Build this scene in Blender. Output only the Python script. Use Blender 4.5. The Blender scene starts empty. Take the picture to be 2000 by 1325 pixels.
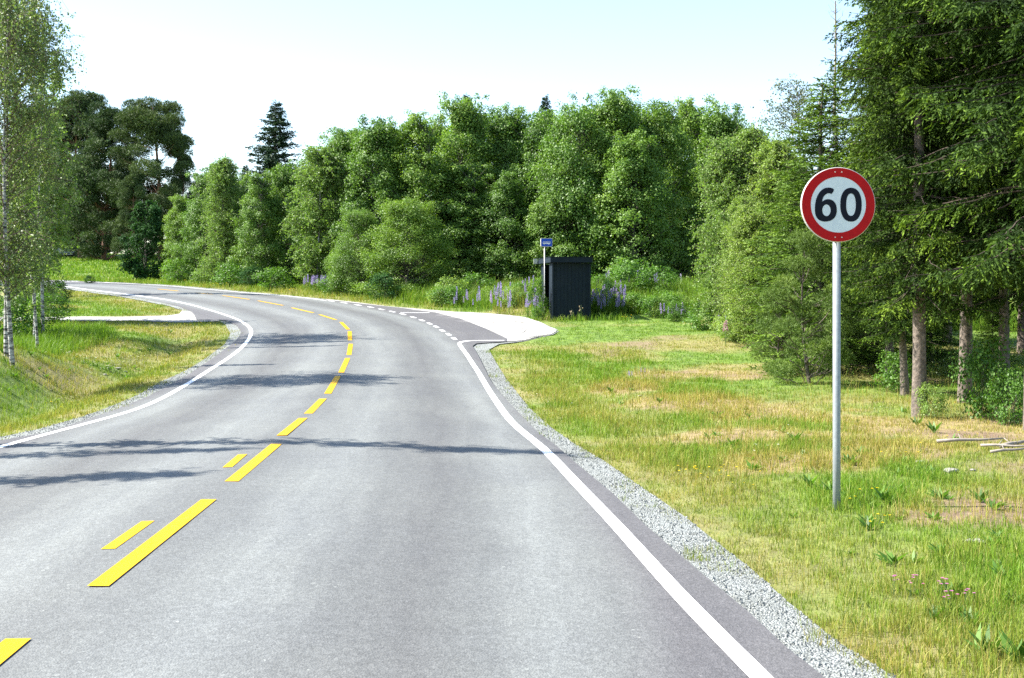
import bpy, math, random
import numpy as np
from mathutils import Vector, Matrix
from mathutils.geometry import delaunay_2d_cdt
R = math.radians
S = bpy.context.scene
COL = S.collection

# ------------------------------------------------------------------ camera, sky, sun
FOC, CX, HY, CAM = 2300.0, 1000.0, 560.0, 1.9        # focal length in photo pixels, centre column, horizon row, eye height
cd = bpy.data.cameras.new('camera'); cam = bpy.data.objects.new('camera', cd); COL.objects.link(cam)
cd.sensor_width = 36.0; cd.lens = 36.0 * FOC / 2000.0
cd.shift_y = -(662.5 - HY) / 2000.0
cd.clip_start = 0.1; cd.clip_end = 2000
cam.location = (0, 0, CAM); cam.rotation_euler = (R(90), 0, 0)
S.camera = cam
SUN_EL, SUN_AZ = 47.0, -3.5     # sun stands square to the left, a touch ahead of the camera
w = bpy.data.worlds.new('World'); S.world = w; w.use_nodes = True
nt = w.node_tree; bg = nt.nodes['Background']
sky = nt.nodes.new('ShaderNodeTexSky'); sky.sky_type = 'NISHITA'; sky.sun_disc = False
sky.sun_elevation = R(SUN_EL); sky.sun_rotation = R(270 - SUN_AZ)
sky.air_density = 1.0; sky.dust_density = 0.6; sky.ozone_density = 1.0
nt.links.new(sky.outputs[0], bg.inputs[0]); bg.inputs[1].default_value = 0.11
sl = bpy.data.lights.new('sun', 'SUN'); so = bpy.data.objects.new('sun', sl); COL.objects.link(so)
sl.energy = 5.0; sl.angle = R(0.53); sl.color = (1.0, 0.955, 0.88)
to_sun = Vector((-math.cos(R(SUN_EL)) * math.cos(R(SUN_AZ)), -math.cos(R(SUN_EL)) * math.sin(R(SUN_AZ)), math.sin(R(SUN_EL))))
so.rotation_euler = to_sun.to_track_quat('Z', 'Y').to_euler()
S.view_settings.view_transform = 'Standard'; S.view_settings.look = 'None'
S.view_settings.gamma = 1; S.view_settings.exposure = 1.7
S.cycles.max_bounces = 6; S.cycles.transparent_max_bounces = 6
S.cycles.use_denoising = False

# ------------------------------------------------------------------ noise helpers
def vnoise(x, y, seed=0):
    x = np.asarray(x, float); y = np.asarray(y, float)
    xi = np.floor(x).astype(np.int64); yi = np.floor(y).astype(np.int64)
    xf = x - xi; yf = y - yi
    def h(a, b):
        n = (a * 374761393 + b * 668265263 + seed * 974711) & 0xffffffff
        n = ((n ^ (n >> 13)) * 1274126177) & 0xffffffff
        return ((n ^ (n >> 16)) & 0xffff) / 65535.0
    u = xf * xf * (3 - 2 * xf); v = yf * yf * (3 - 2 * yf)
    return (h(xi, yi) * (1 - u) + h(xi + 1, yi) * u) * (1 - v) + (h(xi, yi + 1) * (1 - u) + h(xi + 1, yi + 1) * u) * v
def fbm(x, y, seed=0, o=3):
    s = 0; a = .5; t = 0
    for k in range(o):
        s = s + a * vnoise(x * 2 ** k, y * 2 ** k, seed + k); t += a; a *= .5
    return s / t
def sm(a, b, x):
    t = np.clip((x - a) / (b - a), 0, 1); return t * t * (3 - 2 * t)

# ------------------------------------------------------------------ lie of the land
_pd = np.array([-60, 0, 5, 11, 15, 19, 23, 27, 31, 35, 39, 43, 47, 51, 55, 60, 65, 70, 75, 85, 100, 115, 130, 160, 250, 420, 900.])
_ph = np.array([1.85, 1.85, 1.84, 1.88, 1.92, 1.99, 2.02, 2.0, 1.88, 1.70, 1.48, 1.27, 1.06, .82, .55, .24, 0, -.2, -.34, -.65, -1.55, -2.5, -3.6, -4.6, -6, -7, -8])
_xd = np.arange(-60, 900, .25); _hh = np.interp(_xd, _pd, _ph)
_k = np.exp(-(np.arange(-12, 13) / 5.0) ** 2); _k /= _k.sum()
_hp = np.pad(_hh, 12, mode='edge'); _hh = np.convolve(_hp, _k, 'valid')
def prof(Y): return np.interp(Y, _xd, _hh)
def un0(px, py):
    D = np.arange(4, 160, .01)
    y = HY + prof(D) * FOC / D
    i = np.argmax(y < py); i = i if i else len(D) - 1
    return ((px - CX) / FOC * D[i], D[i])
CPX = [(36,1265),(191,1160),(300,1072),(408,986),(452,950),(540,875),(553,858),(598,823),(603,814),(632,784),(640,774),(660,739),
       (667,732),(679,703),(682,697),(685,675),(683,668),(682,650),(679,644),(667,633),(652,626),(624,617),(600,610),(575,604),(553,599),
       (504,589),(487,587),(435,579.5),(415,577),(384,574.5),(348,570.5),(308,566.5),(260,561.5),(200,557.2),(130,553)]
CL = np.array([un0(*p) for p in CPX])
d0 = CL[0] - CL[3]; d0 /= np.linalg.norm(d0)
CL = np.vstack([CL[0] + d0 * 40, CL[0] + d0 * 12, CL, CL[-1] + np.array([-12, 2.5]), CL[-1] + np.array([-60, 14])])
for _ in range(2):
    C2 = CL.copy(); C2[1:-1] = .25 * CL[:-2] + .5 * CL[1:-1] + .25 * CL[2:]
    C2[:3] = CL[:3]; CL = C2
def cdist(X, Y):
    X = np.atleast_1d(np.asarray(X, float)).ravel(); Y = np.atleast_1d(np.asarray(Y, float)).ravel()
    best = np.full(X.shape, 1e9); sg = np.ones(X.shape)
    for a, b in zip(CL[:-1], CL[1:]):
        e = b - a; L2 = e @ e
        t = np.clip(((X - a[0]) * e[0] + (Y - a[1]) * e[1]) / L2, 0, 1)
        dx = X - a[0] - t * e[0]; dy = Y - a[1] - t * e[1]
        d = np.hypot(dx, dy); m = d < best
        s = np.where(e[0] * dy - e[1] * dx < 0, 1.0, -1.0)     # +1 on the right of the road
        sg = np.where(m, s, sg); best = np.where(m, d, best)
    return best * sg
def roadz(X, Y, u=None):
    u = cdist(X, Y) if u is None else u
    return CAM - prof(np.ravel(Y)) - .03 * np.minimum(np.abs(u), 4.2)
def un(px, py):
    D = np.concatenate([np.arange(3.2, 60, .02), np.arange(60, 150, .06)])
    X = (px - CX) / FOC * D
    y = HY + (CAM - roadz(X, D)) * FOC / D
    i = np.argmax(y < py); i = i if i else len(D) - 1
    if i > 0:
        f = (y[i-1] - py) / (y[i-1] - y[i] + 1e-9); d = D[i-1] + f * (D[i] - D[i-1])
    else: d = D[0]
    return np.array([(px - CX) / FOC * d, d])
def U(lst): return np.array([un(*p) for p in lst])
def inpoly(X, Y, P):
    X = np.ravel(X); Y = np.ravel(Y); c = np.zeros(X.shape, bool); n = len(P)
    for i in range(n):
        x0, y0 = P[i]; x1, y1 = P[i-1]
        if y0 == y1: continue
        m = ((y0 > Y) != (y1 > Y)) & (X < (x1 - x0) * (Y - y0) / (y1 - y0) + x0)
        c ^= m
    return c
def pdist(X, Y, P, closed=True):
    X = np.ravel(X); Y = np.ravel(Y); best = np.full(X.shape, 1e9); n = len(P)
    for i in range(0 if closed else 1, n):
        a = P[i-1]; e = P[i] - a; L2 = e @ e + 1e-12
        t = np.clip(((X - a[0]) * e[0] + (Y - a[1]) * e[1]) / L2, 0, 1)
        best = np.minimum(best, np.hypot(X - a[0] - t * e[0], Y - a[1] - t * e[1]))
    return best

# outlines of the carriageway, measured and laid on the land
AR = U([(1592,1325),(1540,1284),(1460,1208),(1360,1124),(1260,1036),(1200,976),(1120,908),(1087,878),(1050,850),(1007,805),(962,753),(948,726),(935,699),(923,679),(930,674),(955,672),(990,670)])
ABAY = U([(990,664),(950,645),(900,625),(850,612.5),(780,603),(700,594.5),(637,587.5)])
AFAR = U([(560,580),(480,573),(400,566),(310,558),(240,554),(160,551),(116,549.3)])
ALF = U([(100,558),(150,565.5),(200,573),(240,579),(274,584),(316,592),(350,600),(374,610),(380,618),(384,627),(440,628),(462,637),(470,647),(470,655),(462,667),(437,687),(390,720),(325,760),(287,780),(212,810),(140,835),(87,852),(0,867)])
def ext(P, k=3, L=20):   # carry an edge on past the frame
    d = P[0] - P[k]; d = d / np.linalg.norm(d); return P[0] + d * L
far_r = CL[-1] + np.array([.8, 4.2]); far_l = CL[-1] + np.array([-.8, -4.2])
ASPH = np.vstack([ext(AR), AR, ABAY, AFAR, far_r, far_l, ALF, ALF[-1] + (ALF[-1] - ALF[-3]) / np.linalg.norm(ALF[-1] - ALF[-3]) * 20])
GR = U([(1744,1325),(1640,1260),(1540,1180),(1462,1110),(1400,1062),(1335,1010),(1240,945),(1181,903),(1118,866),(1079,839),(1034,798),(1007,764),(975,719),(955,684),(975,673),(1025,669),(1080,660),(1092,652),(1087,643),(1062,632),(1025,620),(962,614),(887,610),(825,605),(755,599),(700,592),(637,585),(560,577.5),(480,570.5),(310,556),(116,547.8)])
GL = U([(80,559),(134,566),(196,575),(240,581),(270,587),(330,598.5),(356,607),(350,614),(326,617.5),(240,620),(160,620),(60,620),(-60,620)])
GL2 = U([(-60,627.5),(60,627.5),(160,627.5),(280,628.8),(360,631.5),(428,628.5),(440,635),(450,652),(440,672),(400,702),(362,725),(312,747),(275,770),(225,792),(162,815),(75,840),(0,856)])
BASE = np.vstack([ext(GR, 2), GR, far_r + np.array([0, .8]), far_l - np.array([0, .8]), GL, GL2, GL2[-1] + (GL2[-1] - GL2[-3]) / np.linalg.norm(GL2[-1] - GL2[-3]) * 20])
LAYBY = U([(637,585.4),(700,592.4),(755,599.4),(825,605.4),(887,610.4),(962,614.5),(1025,620.4),(1060,632),(1084,644),(1088,652),(1077,659.4),(1025,668.3),(975,670),(960,664),(900,640),(840,622),(770,606),(700,596),(640,590)])
TRACK = np.vstack([U([(400,616),(374,611),(356,607.6),(350,614.5),(326,618),(240,620.4),(160,620.4),(60,620.4),(-60,620.4)]), U([(-60,627.1),(60,627.1),(160,627.1),(280,628.4),(360,631),(428,628.8),(435,625),(420,618)])])

BUMPS = [(2.5, 51.0, 7.5, 3.0, .55), (9.5, 50, 4.5, 3.5, .35)]
LEDGE = np.vstack([GL2[3:], BASE[-1]])
def terr(X, Y, fast=False):
    shp = np.shape(X); X = np.ravel(np.asarray(X, float)); Y = np.ravel(np.asarray(Y, float))
    u = cdist(X, Y); z = roadz(X, Y, u); au = np.abs(u)
    L = u < 0
    off = np.zeros(X.shape); m = L & (Y < 46) & (au < 30) & (au > 3.5)
    if m.any():      # ditch, then the mound that carries the birch pair
        e = pdist(X[m], Y[m], LEDGE, False); e = np.where(inpoly(X[m], Y[m], BASE), 0, e); ym = Y[m]
        off[m] = (-.24 * np.exp(-((e - 1.5) / .65) ** 2) * sm(44, 36, ym) + (.62 * sm(1.9, 3.6, e) * sm(31, 26.5, ym) * sm(14, 19, ym) + .12 * sm(2, 4, e)) * sm(46, 40, ym)) * sm(0, .5, e)
    for (bx, by, sx, sy, h) in BUMPS:
        off = off + h * np.exp(-((X - bx) / sx) ** 2 - ((Y - by) / sy) ** 2) * sm(7.5, 10, au)
    out = sm(5.2, 7.0, au)
    off = off + out * (.10 * (fbm(X * .5, Y * .5, 5) - .5) + .07 * (fbm(X * 1.9, Y * 1.9, 9) - .5)) + sm(8, 30, au) * .5 * (fbm(X * .12, Y * .12, 3) - .5) * sm(3, 12, au)
    off = off + np.where(~L & (Y < 40), .07 * sm(5.0, 6.0, au), 0)
    return (z + off).reshape(shp)
def T(x, y): return float(terr(np.array([x]), np.array([y]))[0])
def unt(px, py):      # the spot of open ground seen at a photo position
    D = np.arange(4, 140, .04); X = (px - CX) / FOC * D
    y = HY + (CAM - terr(X, D)) * FOC / D
    i = np.argmax(y < py); i = i if i else len(D) - 1
    return (X[i], D[i])
def dryness(X, Y):
    d = fbm(X * .35 + 7, Y * .35, 21, 4)
    u = np.abs(cdist(X, Y))
    dd = sm(.48, .72, d) * .7
    dd = np.maximum(dd, sm(6.3, 4.6, u) * .9 * fbm(X * 1.1, Y * 1.1, 81))
    # the trodden, scorched strip across the meadow on the right
    m = np.exp(-((np.ravel(Y) - 17.8 + .25 * (np.ravel(X) - 5)) / 3.6) ** 2) * sm(2.2, 4.0, np.ravel(X)) * sm(9.5, 7, np.ravel(X))
    dd = np.maximum(dd, m * (.3 + 1.3 * sm(.3, .6, fbm(X * .8, Y * .8, 33, 3))))
    dd = np.where((cdist(X, Y) < 0) & (np.ravel(Y) < 45), np.maximum(dd, .7 * sm(.46, .7, fbm(X * .5, Y * .5, 55))), dd)
    dd = np.maximum(dd, patchy(X, Y, 1.7))
    dd = np.where(np.ravel(Y) > 70, dd * .35, dd)
    return np.clip(dd, 0, 1)
PATCH = [(3.2, 21, .9, 1.0), (2.9, 15.6, .7, .7), (3.0, 13.1, .6, .5), (3.9, 19.5, .9, .9), (4.05, 13.3, .6, .4), (4.7, 14.2, .6, .5), (3.4, 27, .5, 1.0), (4.8, 27.2, .7, 1.1), (3.7, 9.85, .45, .3), (4.4, 10.4, .5, .35), (5.6, 16.2, .8, .6), (2.3, 24, .6, .9), (4.6, 8.2, .4, .3)]
def patchy(X, Y, k=1.0):
    X = np.ravel(X); Y = np.ravel(Y); o = np.zeros(X.shape); wx_ = .5 * (fbm(X * 1.6, Y * 1.6, 91) - .5); wy_ = 1.0 * (fbm(X * 1.6, Y * 1.6, 92) - .5)
    for (a, b, sx_, sy_) in PATCH: o = np.maximum(o, np.exp(-(((X + wx_ - a) / (sx_ * k)) ** 2 + ((Y + wy_ - b) / (sy_ * k)) ** 2)))
    return sm(.25, .7, o)
def bareness(X, Y):
    b = sm(.50, .62, fbm(X * .8 + 3, Y * .4 + 1, 77, 3))
    return np.maximum(b * sm(1.5, 3, np.ravel(X)) * sm(44, 36, np.ravel(Y)) * dryness(X, Y), .6 * patchy(X, Y, .8) * sm(.25, .5, fbm(X * 3, Y * 3, 93)))

# ------------------------------------------------------------------ materials
def NN(m, t, **kw):
    n = m.node_tree.nodes.new(t)
    for k, v in kw.items(): setattr(n, k, v)
    return n
def base_mat(name):
    m = bpy.data.materials.new(name); m.use_nodes = True
    return m, m.node_tree, m.node_tree.nodes['Principled BSDF']
def ramp(m, fac, stops):
    r = NN(m, 'ShaderNodeValToRGB'); e = r.color_ramp.elements
    while len(e) < len(stops): e.new(.5)
    for i, (p, c) in enumerate(stops): e[i].position = p; e[i].color = (*c, 1)
    m.node_tree.links.new(fac, r.inputs[0]); return r.outputs[0]
def noise(m, scale, detail=4, vec=None, rough=.6):
    n = NN(m, 'ShaderNodeTexNoise'); n.inputs['Scale'].default_value = scale; n.inputs['Detail'].default_value = detail
    n.inputs['Roughness'].default_value = rough
    if vec is not None: m.node_tree.links.new(vec, n.inputs['Vector'])
    return n.outputs[0]
def mixc(m, fac, a, b, mode='MIX'):
    x = NN(m, 'ShaderNodeMix', data_type='RGBA', blend_type=mode); L = m.node_tree.links.new
    for s, v in ((x.inputs[0], fac), (x.inputs[6], a), (x.inputs[7], b)):
        if isinstance(v, (int, float)): s.default_value = v
        elif isinstance(v, tuple): s.default_value = (*v, 1)
        else: L(v, s)
    return x.outputs[2]
def attr(m, name):
    a = NN(m, 'ShaderNodeAttribute'); a.attribute_name = name; return a.outputs['Fac']
def geo(m): return NN(m, 'ShaderNodeTexCoord').outputs['Object']
def bump(m, h, strength, dist):
    b = NN(m, 'ShaderNodeBump'); b.inputs['Strength'].default_value = strength; b.inputs['Distance'].default_value = dist
    m.node_tree.links.new(h, b.inputs['Height']); return b.outputs[0]

def mat_plain(name, c, rough=.6, metal=0, var=.15, scale=8, c2=None, bmp=0):
    m, t, p = base_mat(name); v = noise(m, scale, 5, geo(m))
    c2 = c2 or tuple(x * (1 - var) for x in c)
    col = ramp(m, v, [(.3, c2), (.7, c)]); t.links.new(col, p.inputs['Base Color'])
    p.inputs['Roughness'].default_value = rough; p.inputs['Metallic'].default_value = metal
    if bmp: t.links.new(bump(m, v, .6, bmp), p.inputs['Normal'])
    return m
def mat_leaf(name, stops, trans=.35, rough=.5, spec=.35, tcol=(1.25, 1.35, .55)):
    m, t, p = base_mat(name)
    col = ramp(m, attr(m, 'tone'), stops)
    oi = NN(m, 'ShaderNodeObjectInfo')
    rr = ramp(m, oi.outputs['Random'], [(0, (.84, .9, .85)), (.5, (1, 1, 1)), (1, (1.12, 1.06, .9))])
    col = mixc(m, 1.0, col, rr, 'MULTIPLY')
    t.links.new(col, p.inputs['Base Color']); p.inputs['Roughness'].default_value = rough
    p.inputs['Specular IOR Level'].default_value = spec
    tr = NN(m, 'ShaderNodeBsdfTranslucent'); t.links.new(mixc(m, 1.0, col, tcol, 'MULTIPLY'), tr.inputs[0])
    mx = NN(m, 'ShaderNodeMixShader'); mx.inputs[0].default_value = trans
    t.links.new(p.outputs[0], mx.inputs[1]); t.links.new(tr.outputs[0], mx.inputs[2])
    t.links.new(mx.outputs[0], t.nodes['Material Output'].inputs[0]); return m
M = {}
M['alder'] = mat_leaf('alder_leaf', [(0, (.052, .115, .018)), (.5, (.118, .215, .034)), (1, (.22, .33, .07))])
M['birch'] = mat_leaf('birch_leaf', [(0, (.09, .16, .03)), (.5, (.175, .275, .06)), (1, (.29, .385, .13))], .4)
M['birch_green'] = mat_leaf('birch_leaf_green', [(0, (.075, .13, .04)), (.5, (.16, .225, .07)), (1, (.31, .37, .18))], .3)
M['birch_gray'] = mat_leaf('birch_grey_leaf', [(0, (.07, .09, .035)), (.5, (.11, .14, .06)), (1, (.19, .22, .11))], .3)
M['rowan'] = mat_leaf('dark_leaf', [(0, (.014, .042, .012)), (.5, (.028, .075, .02)), (1, (.05, .12, .035))], .25, .7, .1)
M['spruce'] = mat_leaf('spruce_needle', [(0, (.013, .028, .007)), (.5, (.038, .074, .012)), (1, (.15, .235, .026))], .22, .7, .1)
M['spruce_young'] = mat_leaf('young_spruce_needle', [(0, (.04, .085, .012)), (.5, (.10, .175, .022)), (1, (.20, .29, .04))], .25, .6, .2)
M['spruce_far'] = mat_leaf('spruce_needle_dark', [(0, (.010, .028, .014)), (.5, (.02, .05, .022)), (1, (.045, .08, .035))], .1, .6, .2)
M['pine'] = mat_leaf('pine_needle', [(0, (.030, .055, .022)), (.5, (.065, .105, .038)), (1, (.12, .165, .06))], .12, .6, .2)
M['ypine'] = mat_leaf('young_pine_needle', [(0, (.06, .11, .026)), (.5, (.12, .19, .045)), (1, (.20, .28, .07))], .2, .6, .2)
M['herb'] = mat_leaf('herb_leaf', [(0, (.04, .10, .012)), (.5, (.08, .18, .022)), (1, (.15, .27, .05))], .4)
M['berry'] = mat_leaf('berry_scrub_leaf', [(0, (.04, .09, .015)), (.5, (.09, .16, .03)), (1, (.20, .20, .05))], .35)
M['lupin'] = mat_leaf('lupin_petal', [(0, (.24, .20, .44)), (.5, (.42, .35, .62)), (1, (.62, .54, .78))], .25, tcol=(1, .9, 1.2))
M['pinklupin'] = mat_leaf('pink_lupin_petal', [(0, (.35, .18, .25)), (.5, (.5, .30, .36)), (1, (.65, .5, .52))], .25, tcol=(1, .9, 1.0))
M['yellowpetal'] = mat_leaf('yellow_petal', [(0, (.72, .55, .01)), (1, (.85, .72, .03))], .25, tcol=(1, .9, .5))
M['pinkpetal'] = mat_leaf('clover_petal', [(0, (.38, .10, .26)), (1, (.62, .28, .48))], .25, tcol=(1, .9, 1.0))
M['whitepetal'] = mat_leaf('white_petal', [(0, (.55, .58, .45)), (1, (.8, .82, .7))], .25, tcol=(1, 1, .8))

def mat_grass():
    m, t, p = base_mat('grass_blade')
    g = ramp(m, attr(m, 'tone'), [(0, (.055, .135, .008)), (.5, (.135, .245, .016)), (1, (.24, .35, .038))])
    s = ramp(m, attr(m, 'tone'), [(0, (.20, .16, .04)), (.5, (.36, .29, .075)), (1, (.52, .44, .15))])
    col = mixc(m, attr(m, 'dry'), g, s)
    t.links.new(col, p.inputs['Base Color']); p.inputs['Roughness'].default_value = .55; p.inputs['Specular IOR Level'].default_value = .3
    tr = NN(m, 'ShaderNodeBsdfTranslucent'); t.links.new(mixc(m, 1.0, col, (1.1, 1.15, .6), 'MULTIPLY'), tr.inputs[0])
    mx = NN(m, 'ShaderNodeMixShader'); mx.inputs[0].default_value = .35
    t.links.new(p.outputs[0], mx.inputs[1]); t.links.new(tr.outputs[0], mx.inputs[2])
    t.links.new(mx.outputs[0], t.nodes['Material Output'].inputs[0]); return m
M['grass'] = mat_grass()
def mat_ground():
    m, t, p = base_mat('meadow_soil'); v = geo(m)
    g = ramp(m, noise(m, 3.0, 8, v, .7), [(.3, (.05, .09, .015)), (.55, (.12, .195, .018)), (.75, (.19, .26, .032))])
    s = ramp(m, noise(m, 5.0, 8, v, .7), [(.3, (.17, .12, .05)), (.55, (.27, .21, .09)), (.75, (.38, .31, .15))])
    c = mixc(m, attr(m, 'dry'), g, s)
    b = ramp(m, noise(m, 9, 8, v, .7), [(.35, (.11, .07, .045)), (.7, (.26, .18, .12))])
    c = mixc(m, attr(m, 'bare'), c, b)
    t.links.new(c, p.inputs['Base Color']); p.inputs['Roughness'].default_value = .95
    t.links.new(bump(m, noise(m, 12, 6, v, .75), .8, .05), p.inputs['Normal']); return m
M['ground'] = mat_ground()
def mat_asphalt():
    m, t, p = base_mat('worn_asphalt'); v = geo(m); L = t.links.new
    lat = attr(m, 'lateral')      # metres across the lane from the centre line: polished wheel tracks and the dark strip between
    wob = NN(m, 'ShaderNodeMath', operation='MULTIPLY_ADD'); L(noise(m, .5, 3, v), wob.inputs[0]); wob.inputs[1].default_value = .5; wob.inputs[2].default_value = -.25
    ad = NN(m, 'ShaderNodeMath', operation='ADD'); L(lat, ad.inputs[0]); L(wob.outputs[0], ad.inputs[1])
    mr = NN(m, 'ShaderNodeMath', operation='DIVIDE'); L(ad.outputs[0], mr.inputs[0]); mr.inputs[1].default_value = 8.0
    li, dk, ed = (.146, .153, .147), (.090, .091, .088), (.092, .089, .090)
    band = ramp(m, mr.outputs[0], [(0, (.098, .101, .098)), (.045, (.124, .129, .124)), (.11, li), (.19, (.105, .108, .104)), (.245, dk), (.29, (.114, .118, .113)), (.345, li), (.39, (.120, .124, .119)), (.43, ed), (.5, ed)])
    stone = NN(m, 'ShaderNodeTexVoronoi'); stone.inputs['Scale'].default_value = 55; L(v, stone.inputs['Vector'])
    st = ramp(m, stone.outputs['Color'], [(.0, (.72, .72, .72)), (.5, (1, 1, 1)), (.93, (1.3, 1.3, 1.3)), (1, (2.1, 2.1, 2.0))])
    c = mixc(m, .85, band, st, 'MULTIPLY')
    fine = ramp(m, noise(m, 130, 3, v, .8), [(.3, (.75, .75, .75)), (.7, (1.25, 1.25, 1.25))])
    c = mixc(m, .8, c, fine, 'MULTIPLY')
    big = ramp(m, noise(m, .35, 5, v, .6), [(.3, (.90, .90, .92)), (.7, (1.09, 1.09, 1.07))])
    c = mixc(m, 1, c, big, 'MULTIPLY')
    cmb = NN(m, 'ShaderNodeCombineXYZ'); sep = NN(m, 'ShaderNodeSeparateXYZ'); L(v, sep.inputs[0]); L(ad.outputs[0], cmb.inputs[0])
    sy = NN(m, 'ShaderNodeMath', operation='MULTIPLY'); L(sep.outputs[1], sy.inputs[0]); sy.inputs[1].default_value = .05; L(sy.outputs[0], cmb.inputs[1])
    strk = ramp(m, noise(m, 3.2, 5, cmb.outputs[0], .65), [(.3, (.88, .88, .89)), (.7, (1.11, 1.11, 1.1))]); c = mixc(m, 1, c, strk, 'MULTIPLY')
    mid = ramp(m, noise(m, 6, 5, v, .7), [(.3, (.93, .93, .93)), (.7, (1.07, 1.07, 1.07))])
    c = mixc(m, 1, c, mid, 'MULTIPLY')
    L(c, p.inputs['Base Color']); p.inputs['Roughness'].default_value = .72; p.inputs['Specular IOR Level'].default_value = .4
    hh = NN(m, 'ShaderNodeTexVoronoi'); hh.inputs['Scale'].default_value = 90; L(v, hh.inputs['Vector'])
    L(bump(m, hh.outputs['Distance'], .5, .006), p.inputs['Normal']); return m
M['asphalt'] = mat_asphalt()
def mat_gravel(name, lo, mid, hi, scale):
    m, t, p = base_mat(name); v = geo(m); L = t.links.new
    vo = NN(m, 'ShaderNodeTexVoronoi'); vo.inputs['Scale'].default_value = scale; L(v, vo.inputs['Vector'])
    sep = NN(m, 'ShaderNodeSeparateColor'); L(vo.outputs['Color'], sep.inputs[0])
    c = ramp(m, sep.outputs[0], [(0, lo), (.5, mid), (1, hi)])
    e = ramp(m, vo.outputs['Distance'], [(0, (1, 1, 1)), (.45, (.95, .95, .95)), (.8, (.5, .5, .5))])  # shade in the gaps between stones, painted into the colour
    c = mixc(m, .8, c, e, 'MULTIPLY')
    big = ramp(m, noise(m, .9, 5, v, .6), [(.3, (.86, .86, .84)), (.7, (1.1, 1.1, 1.1))]); c = mixc(m, 1, c, big, 'MULTIPLY')
    L(c, p.inputs['Base Color']); p.inputs['Roughness'].default_value = .9
    inv = NN(m, 'ShaderNodeMath', operation='SUBTRACT'); inv.inputs[0].default_value = 1; L(vo.outputs['Distance'], inv.inputs[1])
    L(bump(m, inv.outputs[0], .8, .02), p.inputs['Normal']); return m
M['gravel'] = mat_gravel('crushed_stone', (.14, .15, .14), (.235, .25, .238), (.36, .38, .365), 72)
M['pale'] = mat_gravel('pale_gravel', (.31, .30, .275), (.40, .385, .36), (.50, .48, .45), 40)
def mat_paint(name, c, worn):
    m, t, p = base_mat(name); v = geo(m)
    k = ramp(m, noise(m, 22, 8, v, .75), [(.27, (.0, .0, .0)), (.36, (1, 1, 1))])
    col = mixc(m, k, worn, c); t.links.new(col, p.inputs['Base Color']); p.inputs['Roughness'].default_value = .6
    t.links.new(bump(m, noise(m, 80, 4, v), .4, .003), p.inputs['Normal']); return m
M['white'] = mat_paint('white_road_paint', (.80, .80, .79), (.5, .5, .5))
M['yellow'] = mat_paint('yellow_road_paint', (.54, .305, .006), (.30, .21, .04))

M['yellow'].node_tree.nodes['Principled BSDF'].inputs['Specular IOR Level'].default_value = .15
M['bark'] = mat_plain('spruce_bark', (.22, .175, .14), .95, 0, .5, 16, (.045, .038, .032), .03)
M['pinebark'] = mat_plain('pine_bark', (.26, .13, .07), .9, 0, .5, 5, (.12, .075, .055), .03)
M['alderbark'] = mat_plain('alder_bark', (.13, .115, .095), .9, 0, .4, 9, (.06, .05, .04))
M['darktwig'] = mat_plain('spruce_twig', (.075, .055, .04), .95, 0, .4, 9)
M['deadwood'] = mat_plain('dead_wood', (.30, .26, .22), .9, 0, .4, 14, (.2, .17, .14), .01)
M['birchtwig'] = mat_plain('birch_twig', (.16, .11, .085), .9, 0, .4, 9, (.07, .05, .04))
def mat_birchbark():
    m, t, p = base_mat('birch_bark'); L = t.links.new
    mp = NN(m, 'ShaderNodeMapping'); mp.inputs['Scale'].default_value = (3, 3, 10); L(geo(m), mp.inputs[0])
    a = noise(m, 1.6, 6, mp.outputs[0], .7)
    c = ramp(m, a, [(.44, (.03, .026, .026)), (.50, (.30, .28, .26)), (.62, (.62, .60, .56))])
    L(c, p.inputs['Base Color']); p.inputs['Roughness'].default_value = .8; return m
M['birchbark'] = mat_birchbark()
M['galv'] = mat_plain('galvanised_steel', (.27, .295, .30), .55, .25, .15, 26, (.20, .22, .23))
M['signred'] = mat_plain('red_reflective_film', (.42, .006, .008), .7, 0, .15, 18, (.34, .006, .008))
M['signwhite'] = mat_plain('silver_white_film', (.60, .64, .66), .4, 0, .1, 14, (.53, .57, .60))
M['signblack'] = mat_plain('black_film', (.006, .008, .016), .7, 0, .1, 14)
M['plate'] = mat_plain('aluminium_edge', (.62, .60, .56), .45, .3, .1, 30)
for k_ in ('signred', 'signblack', 'signwhite'): M[k_].node_tree.nodes['Principled BSDF'].inputs['Specular IOR Level'].default_value = .15
M['blue'] = mat_plain('blue_sign_film', (.004, .075, .50), .6, 0, .2, 14)
M['shelter'] = None
def mat_shelter():
    m, t, p = base_mat('dark_painted_board'); v = geo(m)
    c = ramp(m, noise(m, 6, 6, v, .7), [(.3, (.005, .011, .020)), (.7, (.009, .018, .029))])
    sp = ramp(m, noise(m, 26, 3, v, .5), [(.76, (0, 0, 0)), (.80, (1, 1, 1))]); c = mixc(m, sp, c, (.05, .055, .06))
    mp = NN(m, 'ShaderNodeMapping'); mp.inputs['Scale'].default_value = (1, 1, .25); t.links.new(v, mp.inputs[0])
    dirt = ramp(m, noise(m, 7, 6, mp.outputs[0]), [(.45, (0, 0, 0)), (.8, (.4, .4, .4))]); c = mixc(m, dirt, c, (.025, .03, .032))
    t.links.new(c, p.inputs['Base Color']); p.inputs['Roughness'].default_value = .7; p.inputs['Specular IOR Level'].default_value = .2; return m
M['shelter'] = mat_shelter()
M['pane'] = mat_plain('pale_panel', (.42, .46, .36), .5)
M['whitebox'] = mat_plain('white_enamel', (.78, .78, .76), .5)
M['stone'] = mat_plain('pale_stone', (.36, .34, .30), .9, 0, .5, 20, (.16, .15, .12), .01)
M['carpaint'] = mat_plain('grey_blue_car_paint', (.25, .30, .34), .3, .3)
M['glass'] = mat_plain('dark_glass', (.02, .025, .03), .1)
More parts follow.
